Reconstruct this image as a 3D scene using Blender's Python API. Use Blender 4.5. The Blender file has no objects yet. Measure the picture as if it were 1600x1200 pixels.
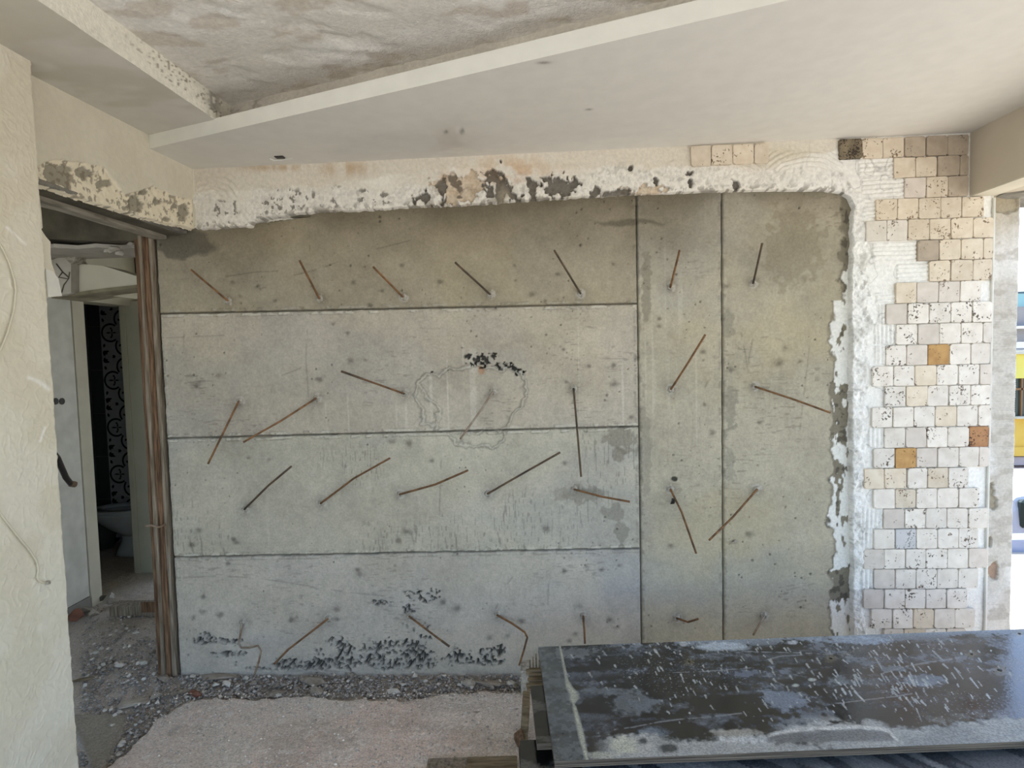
import bpy, bmesh, math, random
import numpy as np
from mathutils import Vector, Matrix

# ------------------------------------------------------------------ camera, sky, sun, exposure
SC = bpy.context.scene
COL = SC.collection
random.seed(7)
FPX, ROLL, YAW, PITCH = 900.0, .024, .041, .0544
CAM = np.array([0.0, -2.88, 1.649])
FW = np.array([-math.sin(YAW) * math.cos(PITCH), math.cos(YAW) * math.cos(PITCH), -math.sin(PITCH)])
RT = np.array([math.cos(YAW), math.sin(YAW), 0.0])
UP = np.cross(RT, FW)
cr, sr = math.cos(ROLL), math.sin(ROLL)
cam = bpy.data.cameras.new('camera')
cam.sensor_width = 36.0
cam.lens = FPX / 1600 * 36.0
cam.clip_start = .02
camo = bpy.data.objects.new('camera', cam)
COL.objects.link(camo)
# the camera is rolled about its own axis by ROLL
ax_r = RT * cr + UP * sr * -1
ax_u = UP * cr + RT * sr
M = Matrix(((ax_r[0], ax_u[0], -FW[0]), (ax_r[1], ax_u[1], -FW[1]), (ax_r[2], ax_u[2], -FW[2])))
camo.matrix_world = Matrix.Translation(Vector(CAM)) @ M.to_4x4()
SC.camera = camo

SC.view_settings.view_transform = 'Standard'
SC.view_settings.look = 'None'
SC.view_settings.gamma = 1.0
SC.view_settings.use_curve_mapping = False
SC.view_settings.exposure = 1.05

SUN_EL, SUN_AZ = math.radians(60), math.radians(2)      # azimuth measured from +Y towards +X
w = bpy.data.worlds.new('sky')
SC.world = w
w.use_nodes = True
nt = w.node_tree
bg = nt.nodes['Background']
sky = nt.nodes.new('ShaderNodeTexSky')
sky.sky_type = 'NISHITA'
sky.sun_disc = False
sky.sun_elevation = SUN_EL
sky.sun_rotation = SUN_AZ
sky.air_density = 1.0
sky.dust_density = 1.2
nt.links.new(sky.outputs[0], bg.inputs[0])
bg.inputs[1].default_value = .26
sl = bpy.data.lights.new('sun', 'SUN')
sl.energy = 5.6
sl.angle = .01
sl.color = (1.0, .955, .87)
suno = bpy.data.objects.new('sun', sl)
COL.objects.link(suno)
sd = Vector((math.sin(SUN_AZ) * math.cos(SUN_EL), math.cos(SUN_AZ) * math.cos(SUN_EL), math.sin(SUN_EL)))
suno.rotation_euler = sd.to_track_quat('Z', 'Y').to_euler()
suno.location = (6, 8, 12)
try:
    SC.cycles.max_bounces = 10
    SC.cycles.diffuse_bounces = 6
except Exception:
    pass


# ------------------------------------------------------------------ measuring the place: pixel <-> point
def ray(px, py):
    px = np.asarray(px, float); py = np.asarray(py, float)
    u = (px - 800) / FPX; v = (py - 600) / FPX
    x = u * cr - v * sr; y = u * sr + v * cr
    return FW + x[..., None] * RT - y[..., None] * UP


def proj(P):
    d = np.asarray(P, float) - CAM
    z = d @ FW; x = d @ RT / z; y = -(d @ UP) / z
    return 800 + FPX * (x * cr + y * sr), 600 + FPX * (-x * sr + y * cr)


def onY(px, py, Y=0.0):
    d = ray(px, py); return CAM + d * ((Y - CAM[1]) / d[..., 1])[..., None]


def onZ(px, py, Z=0.0):
    d = ray(px, py); return CAM + d * ((Z - CAM[2]) / d[..., 2])[..., None]


def onX(px, py, X=0.0):
    d = ray(px, py); return CAM + d * ((X - CAM[0]) / d[..., 0])[..., None]


# ------------------------------------------------------------------ numpy noise
RNG = np.random.RandomState(11)
TAB = RNG.rand(256, 256)


def vn(x, y, s=0):
    x = np.asarray(x, float) + s * 17.31; y = np.asarray(y, float) + s * 7.77
    xi = np.floor(x).astype(int); yi = np.floor(y).astype(int)
    fx = x - xi; fy = y - yi
    fx = fx * fx * (3 - 2 * fx); fy = fy * fy * (3 - 2 * fy)
    a = TAB[xi & 255, yi & 255]; b = TAB[(xi + 1) & 255, yi & 255]
    c = TAB[xi & 255, (yi + 1) & 255]; d = TAB[(xi + 1) & 255, (yi + 1) & 255]
    return (a * (1 - fx) + b * fx) * (1 - fy) + (c * (1 - fx) + d * fx) * fy


def fbm(x, y, s=0, o=4):
    t = 0; a = .5; n = 0
    for i in range(o):
        t = t + a * vn(x * 2 ** i, y * 2 ** i, s + i * 3); n += a; a *= .5
    return t / n


def worley(x, y, s=0):
    x = np.asarray(x, float) + s * 5.3; y = np.asarray(y, float) + s * 9.1
    xi = np.floor(x).astype(int); yi = np.floor(y).astype(int)
    f1 = np.full(x.shape, 9.); f2 = np.full(x.shape, 9.)
    for i in (-1, 0, 1):
        for j in (-1, 0, 1):
            a = xi + i; b = yi + j
            d = np.hypot(a + TAB[a & 255, b & 255] - x, b + TAB[(a + 91) & 255, (b + 37) & 255] - y)
            f2 = np.minimum(f2, np.maximum(f1, d)); f1 = np.minimum(f1, d)
    return f1, f2


def ss(a, b, x):
    t = np.clip((x - a) / (b - a), 0, 1); return t * t * (3 - 2 * t)


def pl_dist(u, v, pts):
    d = np.full(u.shape, 1e9)
    for (x0, y0), (x1, y1) in zip(pts[:-1], pts[1:]):
        dx, dy = x1 - x0, y1 - y0
        t = np.clip(((u - x0) * dx + (v - y0) * dy) / (dx * dx + dy * dy + 1e-9), 0, 1)
        d = np.minimum(d, np.hypot(u - x0 - t * dx, v - y0 - t * dy))
    return d


def lin(c):
    c = np.asarray(c, float) / 255.0
    return np.where(c <= .04045, c / 12.92, ((c + .055) / 1.055) ** 2.4)


def desat(c, a):
    l = c @ np.array([.2126, .7152, .0722])
    return c * (1 - a) + l[..., None] * a


def mixc(c, k, m):
    return c * (1 - m[..., None]) + lin(k) * m[..., None]


# ------------------------------------------------------------------ materials
MATS = {}


def mat(name, color=(200, 200, 200), rough=.8, attr=False, c2=None, nscale=8, ndetail=5, lo=.35, hi=.65, bump=.0, bscale=60, stretch=(1, 1, 1),
        metal=0.0, spec=.3, coords='Object', rand=0.0, vary=.0, trans=0.0, emit=None):
    m = bpy.data.materials.new(name)
    m.use_nodes = True
    n, L = m.node_tree.nodes, m.node_tree.links
    b = n['Principled BSDF']
    b.inputs['Roughness'].default_value = rough
    b.inputs['Metallic'].default_value = metal
    b.inputs['Specular IOR Level'].default_value = spec
    if trans: b.inputs['Transmission Weight'].default_value = trans
    tc = n.new('ShaderNodeTexCoord'); mp = n.new('ShaderNodeMapping')
    mp.inputs['Scale'].default_value = stretch
    L.new(tc.outputs[coords], mp.inputs[0])
    vec = mp.outputs[0]
    if rand:
        oi = n.new('ShaderNodeObjectInfo'); ad = n.new('ShaderNodeVectorMath'); ad.operation = 'ADD'
        ml = n.new('ShaderNodeMath'); ml.operation = 'MULTIPLY'; ml.inputs[1].default_value = 37.0
        L.new(oi.outputs['Random'], ml.inputs[0]); L.new(mp.outputs[0], ad.inputs[0]); L.new(ml.outputs[0], ad.inputs[1])
        vec = ad.outputs[0]
    nz = n.new('ShaderNodeTexNoise'); nz.inputs['Scale'].default_value = nscale; nz.inputs['Detail'].default_value = ndetail
    L.new(vec, nz.inputs['Vector'])
    mr = n.new('ShaderNodeMapRange'); mr.inputs[1].default_value = lo; mr.inputs[2].default_value = hi
    L.new(nz.outputs['Fac'], mr.inputs[0])
    if attr:
        at = n.new('ShaderNodeAttribute'); at.attribute_name = 'Col'
        mx = n.new('ShaderNodeMix'); mx.data_type = 'RGBA'; mx.blend_type = 'MULTIPLY'
        mx.inputs[0].default_value = 1.0
        mr.inputs[3].default_value = 1 - (vary or .12); mr.inputs[4].default_value = 1 + (vary or .12)
        L.new(at.outputs['Color'], mx.inputs[6]); L.new(mr.outputs[0], mx.inputs[7])
        L.new(mx.outputs[2], b.inputs['Base Color'])
        out = mx
    else:
        mx = n.new('ShaderNodeMix'); mx.data_type = 'RGBA'
        a = lin(color); c = lin(c2) if c2 is not None else a * .88
        mx.inputs[6].default_value = (*c, 1); mx.inputs[7].default_value = (*a, 1)
        L.new(mr.outputs[0], mx.inputs[0]); L.new(mx.outputs[2], b.inputs['Base Color'])
    if rand:
        hs = n.new('ShaderNodeHueSaturation'); mv = n.new('ShaderNodeMapRange')
        mv.inputs[3].default_value = 1 - rand; mv.inputs[4].default_value = 1 + rand
        L.new(oi.outputs['Random'], mv.inputs[0]); L.new(mv.outputs[0], hs.inputs['Value'])
        L.new(mx.outputs[2], hs.inputs['Color']); L.new(hs.outputs[0], b.inputs['Base Color'])
    if bump:
        bz = n.new('ShaderNodeTexNoise'); bz.inputs['Scale'].default_value = bscale; bz.inputs['Detail'].default_value = 6
        L.new(vec, bz.inputs['Vector'])
        bp = n.new('ShaderNodeBump'); bp.inputs['Strength'].default_value = bump; bp.inputs['Distance'].default_value = .01
        L.new(bz.outputs['Fac'], bp.inputs['Height']); L.new(bp.outputs[0], b.inputs['Normal'])
    MATS[name] = m
    return m


M_CONC = mat('concrete', attr=True, rough=.85, nscale=90, vary=.10, lo=.3, hi=.7, bump=.25, bscale=160)
M_PLAS = mat('plaster', attr=True, rough=.9, nscale=60, vary=.07, bump=.5, bscale=110)
M_FLOOR = mat('dusty_floor', attr=True, rough=.95, nscale=120, vary=.25, lo=.3, hi=.7, bump=.6, bscale=140)
M_CEIL = mat('painted_ceiling', attr=True, rough=.75, nscale=14, vary=.025, bump=.06, bscale=30)
M_SHEET = mat('film_faced_sheet', attr=True, rough=.16, nscale=160, vary=.3, bump=.04, bscale=90, spec=.72)
_n, _L = M_SHEET.node_tree.nodes, M_SHEET.node_tree.links          # dry cement is dull, bare film is glossy
_bw = _n.new('ShaderNodeRGBToBW'); _mr = _n.new('ShaderNodeMapRange')
_L.new([x for x in _n if x.type == 'ATTRIBUTE'][0].outputs['Color'], _bw.inputs[0])
_mr.inputs[1].default_value = .02; _mr.inputs[2].default_value = .30; _mr.inputs[3].default_value = .13; _mr.inputs[4].default_value = .6
_L.new(_bw.outputs[0], _mr.inputs[0]); _L.new(_mr.outputs[0], _n['Principled BSDF'].inputs['Roughness'])
M_PAPER = mat('textured_wallpaper', attr=True, rough=.8, nscale=40, vary=.03, bump=.22, bscale=70)
M_DARK = mat('dark_concrete', (104, 98, 84), c2=(74, 70, 60), nscale=6, rough=.95, bump=.6, bscale=50)
M_ROUGHC = mat('rough_concrete', (150, 146, 136), c2=(112, 108, 100), nscale=10, rough=.95, bump=.6, bscale=60)
M_RUST = mat('rusty_steel', (138, 100, 66), c2=(88, 68, 50), nscale=26, rough=.8, bump=.3, bscale=300, coords='Object', rand=.12)
M_BROWN = mat('brown_steel', (104, 86, 68), c2=(66, 58, 50), nscale=16, rough=.75, bump=.3, bscale=300, rand=.1)
M_GREYROD = mat('mortar_coated_steel', (158, 148, 134), c2=(120, 96, 74), nscale=18, rough=.85, bump=.3, bscale=300)
M_MORTAR = mat('grey_mortar', (186, 180, 168), c2=(138, 132, 120), nscale=60, rough=.95, bump=.6, bscale=120)
M_WHITE = mat('white_paint', (222, 220, 212), c2=(205, 203, 194), nscale=9, rough=.55)
M_BOARD = mat('grey_plasterboard', (190, 184, 174), c2=(168, 162, 152), nscale=9, rough=.85, bump=.2)
M_CREAM = mat('cream_paint', (214, 208, 190), c2=(204, 198, 180), nscale=5, rough=.8)
M_CER = mat('white_ceramic', (206, 210, 210), c2=(190, 194, 194), nscale=5, rough=.15, spec=.5)
M_BLACK = mat('black_print', (24, 24, 28), c2=(18, 18, 20), rough=.5)
M_BLK = mat('black_plastic', (34, 32, 32), c2=(52, 46, 42), nscale=30, rough=.45)
M_WTILE = mat('pale_ceramic_tile', (192, 194, 196), c2=(182, 184, 187), nscale=8, rough=.3, rand=.03)
M_GTILE = mat('grey_ceramic_tile', (112, 116, 120), c2=(100, 104, 108), nscale=8, rough=.3)
M_WOODR = mat('red_brown_wood', (126, 98, 74), c2=(76, 56, 40), nscale=9, stretch=(12, 12, .9), rough=.85, bump=.5, bscale=12, rand=.1)
M_WOODG = mat('grey_weathered_wood', (150, 138, 122), c2=(104, 92, 76), nscale=7, stretch=(12, 12, .9), rough=.9, bump=.5, bscale=12, rand=.08)
M_WOODY = mat('yellow_softwood', (140, 124, 98), c2=(92, 78, 58), nscale=5, stretch=(2, 14, 14), rough=.85, bump=.4, bscale=12, rand=.1)
M_PLYE = mat('plywood_edge', (128, 118, 104), c2=(64, 56, 50), nscale=3, stretch=(1, 1, 90), rough=.85, bump=.3)
M_BLKF = mat('black_film', (44, 44, 50), c2=(92, 92, 94), nscale=6, lo=.5, hi=.8, rough=.35, spec=.5)
M_CHIP = mat('rubble_grey', (170, 160, 146), c2=(132, 122, 110), nscale=12, rough=.95, bump=.5, rand=.16)
M_CHIPW = mat('rubble_white', (222, 216, 206), c2=(190, 184, 172), nscale=12, rough=.95, bump=.4, rand=.08)
M_CHIPB = mat('rubble_brick', (150, 100, 80), c2=(120, 84, 70), nscale=12, rough=.95, bump=.5, rand=.1)
M_CABLE = mat('white_cable', (216, 208, 186), rough=.6)
M_YEL = mat('yellow_render', (236, 196, 96), c2=(228, 184, 84), nscale=2, rough=.9)
M_YELP = mat('pale_yellow_render', (232, 220, 120), c2=(240, 214, 96), nscale=2, rough=.9)
M_GREYB = mat('grey_render', (150, 146, 146), c2=(136, 132, 132), nscale=2, rough=.9)
M_TERR = mat('pale_paving', (218, 209, 194), c2=(198, 190, 176), nscale=2.5, rough=.95, bump=.3)
M_STREET = mat('asphalt', (150, 146, 140), c2=(132, 128, 122), nscale=1.5, rough=.95)
M_BLUEK = mat('blue_grey_kerb', (150, 160, 190), c2=(136, 144, 170), nscale=4, rough=.9)
M_DKBR = mat('brown_shade_and_rim', (86, 70, 66), c2=(74, 60, 58), nscale=3, rough=.9)
M_GLASS = mat('window_glass', (70, 82, 74), c2=(54, 66, 60), nscale=1, rough=.1, spec=.6)
M_TEAL = mat('windscreen_glass', (150, 196, 196), c2=(130, 180, 184), nscale=1, rough=.08, spec=.6)
M_CARW = mat('white_car_paint', (228, 228, 230), c2=(222, 222, 225), rough=.25, spec=.5)
M_RAIL = mat('white_metal', (226, 226, 226), rough=.4)
M_WOODW = mat('brown_window_wood', (150, 112, 76), rough=.6)
M_RED = mat('red_cloth', (176, 84, 84), c2=(150, 66, 70), nscale=10, rough=.9)


def trav_mat(name, a, b, pit, th):
    """Travertine: mottled stone with dark open pits."""
    m = mat(name, a, c2=b, nscale=22, ndetail=6, lo=.3, hi=.7, rough=.85, rand=.07)
    n, L = m.node_tree.nodes, m.node_tree.links
    bs = n['Principled BSDF']
    src = bs.inputs['Base Color'].links[0].from_socket
    vec = [x for x in n if x.type == 'VECT_MATH'][0].outputs[0]
    big = n.new('ShaderNodeTexNoise'); big.inputs['Scale'].default_value = 95; big.inputs['Detail'].default_value = 2
    big.inputs['Distortion'].default_value = .6
    msk = n.new('ShaderNodeTexNoise'); msk.inputs['Scale'].default_value = 17; msk.inputs['Detail'].default_value = 2
    ad = n.new('ShaderNodeMath'); ad.operation = 'MULTIPLY_ADD'; ad.inputs[1].default_value = .7
    for q in (big, msk): L.new(vec, q.inputs['Vector'])
    L.new(msk.outputs['Fac'], ad.inputs[0]); L.new(big.outputs['Fac'], ad.inputs[2])
    r = n.new('ShaderNodeMapRange'); r.inputs[1].default_value = th; r.inputs[2].default_value = th + .045
    L.new(ad.outputs[0], r.inputs[0])
    mx = n.new('ShaderNodeMix'); mx.data_type = 'RGBA'
    L.new(r.outputs[0], mx.inputs[0]); L.new(src, mx.inputs[6]); mx.inputs[7].default_value = (*lin(pit), 1)
    L.new(mx.outputs[2], bs.inputs['Base Color'])
    iv = n.new('ShaderNodeMath'); iv.operation = 'SUBTRACT'; iv.inputs[0].default_value = 1.0
    L.new(r.outputs[0], iv.inputs[1])
    bp = n.new('ShaderNodeBump'); bp.inputs['Strength'].default_value = .8; bp.inputs['Distance'].default_value = .004
    L.new(iv.outputs[0], bp.inputs['Height']); L.new(bp.outputs[0], bs.inputs['Normal'])
    return m


T_PALE = trav_mat('travertine_pale', (226, 219, 208), (208, 199, 187), (128, 114, 100), 1.06)
T_PALEP = trav_mat('travertine_pale_pitted', (230, 224, 214), (212, 203, 191), (112, 98, 86), .99)
T_PINK = trav_mat('travertine_pinkish', (214, 204, 193), (198, 188, 176), (134, 118, 106), 1.08)
T_TAN = trav_mat('travertine_tan', (218, 206, 187), (202, 187, 165), (132, 110, 90), 1.03)
T_GOLD = trav_mat('travertine_golden', (196, 158, 104), (170, 130, 82), (100, 74, 48), 1.0)
T_ORNG = trav_mat('travertine_orange_brown', (184, 140, 100), (158, 114, 80), (90, 64, 46), .98)
T_DARK = trav_mat('travertine_dark', (136, 124, 102), (96, 86, 70), (66, 57, 48), .90)
T_GREY = trav_mat('travertine_grey_beige', (184, 170, 152), (166, 152, 134), (116, 100, 86), 1.05)
T_GLOSS = trav_mat('travertine_grey_white', (208, 206, 204), (198, 197, 196), (140, 134, 130), .99)


# ------------------------------------------------------------------ mesh helpers
def link(o, parent=None):
    COL.objects.link(o)
    if parent is not None: o.parent = parent
    return o


def mesh_np(name, verts, faces, m, parent=None, cols=None, smooth=False):
    """verts (n,3); faces (k,3|4) numpy; cols (n,3) linear colours of the surface itself."""
    me = bpy.data.meshes.new(name)
    verts = np.asarray(verts, np.float32); faces = np.asarray(faces, np.int32)
    k, c = faces.shape
    me.vertices.add(len(verts)); me.vertices.foreach_set('co', verts.ravel())
    me.loops.add(k * c); me.loops.foreach_set('vertex_index', faces.ravel())
    me.polygons.add(k)
    me.polygons.foreach_set('loop_start', np.arange(0, k * c, c, dtype=np.int32))
    if smooth: me.polygons.foreach_set('use_smooth', np.ones(k, dtype=bool))
    me.update(calc_edges=True)
    if cols is not None:
        a = me.color_attributes.new('Col', 'FLOAT_COLOR', 'POINT')
        rgba = np.ones((len(verts), 4), np.float32); rgba[:, :3] = cols
        a.data.foreach_set('color', rgba.ravel())
    me.materials.append(m)
    return link(bpy.data.objects.new(name, me), parent)


def grid_faces(nr, nc, keep=None, flip=False):
    i = np.arange(nr - 1)[:, None] * nc + np.arange(nc - 1)[None, :]
    f = np.stack([i, i + 1, i + nc + 1, i + nc], -1)
    if flip: f = f[..., ::-1]
    if keep is not None:
        k = keep[:-1, :-1] | keep[1:, :-1] | keep[:-1, 1:] | keep[1:, 1:]
        return f[k]
    return f.reshape(-1, 4)


def compact(verts, faces, cols):
    used = np.unique(faces)
    mp = np.full(len(verts), -1); mp[used] = np.arange(len(used))
    return verts[used], mp[faces], cols[used]


def obj_bm(name, bm, m, parent=None, smooth=False):
    me = bpy.data.meshes.new(name)
    bmesh.ops.recalc_face_normals(bm, faces=bm.faces)
    if smooth:
        for f in bm.faces: f.smooth = True
    bm.to_mesh(me); bm.free()
    me.materials.append(m)
    return link(bpy.data.objects.new(name, me), parent)


def add_box(bm, x0, x1, y0, y1, z0, z1, bev=0.0, mtx=None):
    r = bmesh.ops.create_cube(bm, size=1)
    vs = r['verts']
    for v in vs:
        v.co = Vector(((x0 + x1) / 2 + v.co.x * (x1 - x0), (y0 + y1) / 2 + v.co.y * (y1 - y0), (z0 + z1) / 2 + v.co.z * (z1 - z0)))
    if bev:
        es = list({e for v in vs for e in v.link_edges})
        r2 = bmesh.ops.bevel(bm, geom=es, offset=bev, segments=1, affect='EDGES')
        vs = r2['verts']
    if mtx is not None:
        for v in set(vs): v.co = mtx @ v.co
    return vs


def box(name, x0, x1, y0, y1, z0, z1, m, parent=None, bev=0.0, mtx=None):
    bm = bmesh.new(); add_box(bm, x0, x1, y0, y1, z0, z1, bev, mtx)
    return obj_bm(name, bm, m, parent)


def prism(name, pts, z0, z1, m, parent=None, zf=None):
    """Polygon pts [(x,y)] extruded from z0 to z1; zf(x,y) adds to both."""
    bm = bmesh.new()
    zf = zf or (lambda x, y: 0)
    a = [bm.verts.new((x, y, z0 + zf(x, y))) for x, y in pts]
    b = [bm.verts.new((x, y, z1 + zf(x, y))) for x, y in pts]
    bm.faces.new(a); bm.faces.new(b)
    n = len(pts)
    for i in range(n): bm.faces.new((a[i], a[(i + 1) % n], b[(i + 1) % n], b[i]))
    return obj_bm(name, bm, m, parent)


def add_tube(bm, pts, r, n=8, taper=None):
    pts = [Vector(p) for p in pts]
    rings = []
    prev = None
    for i, p in enumerate(pts):
        t = (pts[min(i + 1, len(pts) - 1)] - pts[max(i - 1, 0)]).normalized()
        if prev is None:
            a = t.orthogonal().normalized()
        else:
            a = (prev - t * prev.dot(t)).normalized()
        prev = a
        b = t.cross(a)
        rr = r if taper is None else r * taper[i]
        rings.append([bm.verts.new(p + (a * math.cos(2 * math.pi * k / n) + b * math.sin(2 * math.pi * k / n)) * rr) for k in range(n)])
    for s, e in zip(rings[:-1], rings[1:]):
        for k in range(n): bm.faces.new((s[k], s[(k + 1) % n], e[(k + 1) % n], e[k]))
    bm.faces.new(rings[0]); bm.faces.new(rings[-1])


def chunk_bm(sx, sy, sz, seed, n=14):
    rr = random.Random(seed)
    bm = bmesh.new()
    for i in range(n):
        v = Vector((rr.gauss(0, 1), rr.gauss(0, 1), rr.gauss(0, 1))).normalized()
        k = rr.uniform(.8, 1.0)
        bm.verts.new((v.x * sx * k, v.y * sy * k, v.z * sz * k))
    r = bmesh.ops.convex_hull(bm, input=bm.verts)
    bmesh.ops.delete(bm, geom=[g for g in r['geom_interior'] if isinstance(g, bmesh.types.BMVert)], context='VERTS')
    return bm


def tag(o, label=None, cat=None, group=None, kind=None):
    if label: o['label'] = label
    if cat: o['category'] = cat
    if group: o['group'] = group
    if kind: o['kind'] = kind
    return o


def empty(name, loc=(0, 0, 0), rz=0.0):
    o = bpy.data.objects.new(name, None)
    o.location = loc; o.rotation_euler = (0, 0, rz)
    COL.objects.link(o)
    return o


def struct(o):
    o['kind'] = 'structure'; return o


# ------------------------------------------------------------------ room shell: walls, ceiling, beams
YC = .03                                             # face of the bare concrete; plaster stands proud at y = 0
wall_back = struct(box('wall_back', -1.922, 2.325, .075, .30, -.10, 2.95, M_ROUGHC))


def wall_patch(name, x0, x1, z0, z1, res, hf, cf, m, parent, keep=None, Y=0.0, sx=None):
    xs = np.linspace(x0, x1, max(3, int((x1 - x0) / res) + 1)); zs = np.linspace(z0, z1, max(3, int((z1 - z0) / res) + 1))
    X, Z = np.meshgrid(xs, zs)
    if sx is not None: X, Z = sx(X, Z)
    u, v = proj(np.stack([X, np.full_like(X, Y), Z], -1))
    ctx = dict(X=X, Z=Z, u=u, v=v)
    h = hf(ctx); c = cf(ctx)
    P = np.stack([X, Y - h, Z], -1).reshape(-1, 3)
    kp = keep(ctx) if keep else None
    f = grid_faces(len(zs), len(xs), kp)
    c = np.clip(c.reshape(-1, 3), 0.003, .95)
    P, f, c = compact(P, f, c)
    return mesh_np(name, P, f, m, parent, c, smooth=True)


# --- bare concrete with its formwork boards' joints
PATCH = [(655, 600), (662, 588), (690, 583), (712, 576), (735, 571), (790, 577), (815, 582), (819, 600), (822, 622), (812, 634), (800, 646), (797, 655), (790, 668),
         (772, 672), (745, 674), (700, 676), (684, 668), (688, 640), (668, 622), (655, 600)]
PATCH2 = [(655, 600), (650, 620), (662, 635), (660, 660), (680, 662), (688, 640)]
PATCH3 = [(703, 680), (715, 692), (740, 695), (770, 698), (785, 686), (788, 674)]
SCR = [[(353, 432), (400, 425), (450, 423)], [(460, 430), (500, 420), (550, 400), (600, 386), (640, 376)], [(386, 456), (415, 449)], [(485, 360), (484, 392)],
       [(690, 690), (688, 760), (685, 838)], [(1158, 520), (1166, 560), (1171, 607)], [(1176, 530), (1170, 560), (1170, 600)], [(1265, 540), (1258, 600), (1250, 670)],
       [(275, 903), (340, 900), (400, 903), (460, 912), (540, 925), (600, 931)], [(782, 935), (775, 950)], [(807, 893), (793, 912)], [(857, 912), (856, 945)],
       [(1218, 925), (1260, 915), (1300, 905)], [(1190, 527), (1205, 526), (1222, 532)], [(260, 528), (300, 526), (350, 524)], [(440, 587), (470, 575)],
       [(1106, 596), (1102, 604)], [(1135, 672), (1150, 664)], [(1190, 762), (1212, 753)], [(480, 515), (478, 560), (482, 620)], [(288, 500), (287, 560)]]
SPOTS = [(627, 414, 5), (552, 441, 5), (596, 455, 5), (688, 440, 5), (804, 415, 5), (871, 428, 5), (805, 438, 3), (958, 412, 5), (831, 460, 6), (853, 470, 4), (578, 477, 6),
         (364, 441, 6), (403, 447, 4), (375, 463, 5), (307, 600, 9), (500, 592, 8), (342, 587, 6), (547, 563, 7), (571, 562, 4), (520, 506, 4), (543, 520, 4), (1055, 748, 5),
         (880, 546, 3), (920, 572, 4), (958, 571, 5), (960, 600, 7), (988, 652, 6), (885, 597, 4), (635, 830, 8), (622, 845, 6), (853, 826, 8), (365, 842, 4), (310, 828, 7),
         (370, 848, 6), (300, 852, 6), (355, 880, 5), (558, 890, 5), (562, 898, 7), (318, 955, 6), (344, 960, 7), (303, 965, 5), (318, 932, 5), (455, 968, 6), (527, 953, 6),
         (528, 968, 5), (692, 941, 6), (715, 951, 7), (815, 970, 7), (765, 998, 7), (793, 993, 6), (905, 948, 7), (952, 968, 6), (965, 980, 5), (900, 990, 6), (890, 1002, 6),
         (1100, 632, 4), (1098, 550, 5), (1112, 677, 6), (1099, 563, 3), (1142, 578, 6), (1227, 544, 7), (1218, 567, 8), (1250, 565, 4), (1135, 448, 5), (1146, 846, 5),
         (1048, 852, 6), (1186, 660, 4), (640, 693, 8), (882, 724, 6), (674, 720, 5), (995, 560, 5), (1012, 450, 4), (1008, 420, 4), (430, 470, 4), (610, 690, 7), (640, 860, 6),
         (388, 716, 4), (420, 718, 4), (940, 890, 5), (916, 886, 6), (968, 884, 5), (882, 892, 5), (1172, 835, 7), (1030, 498, 4), (1030, 510, 4)]
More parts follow.
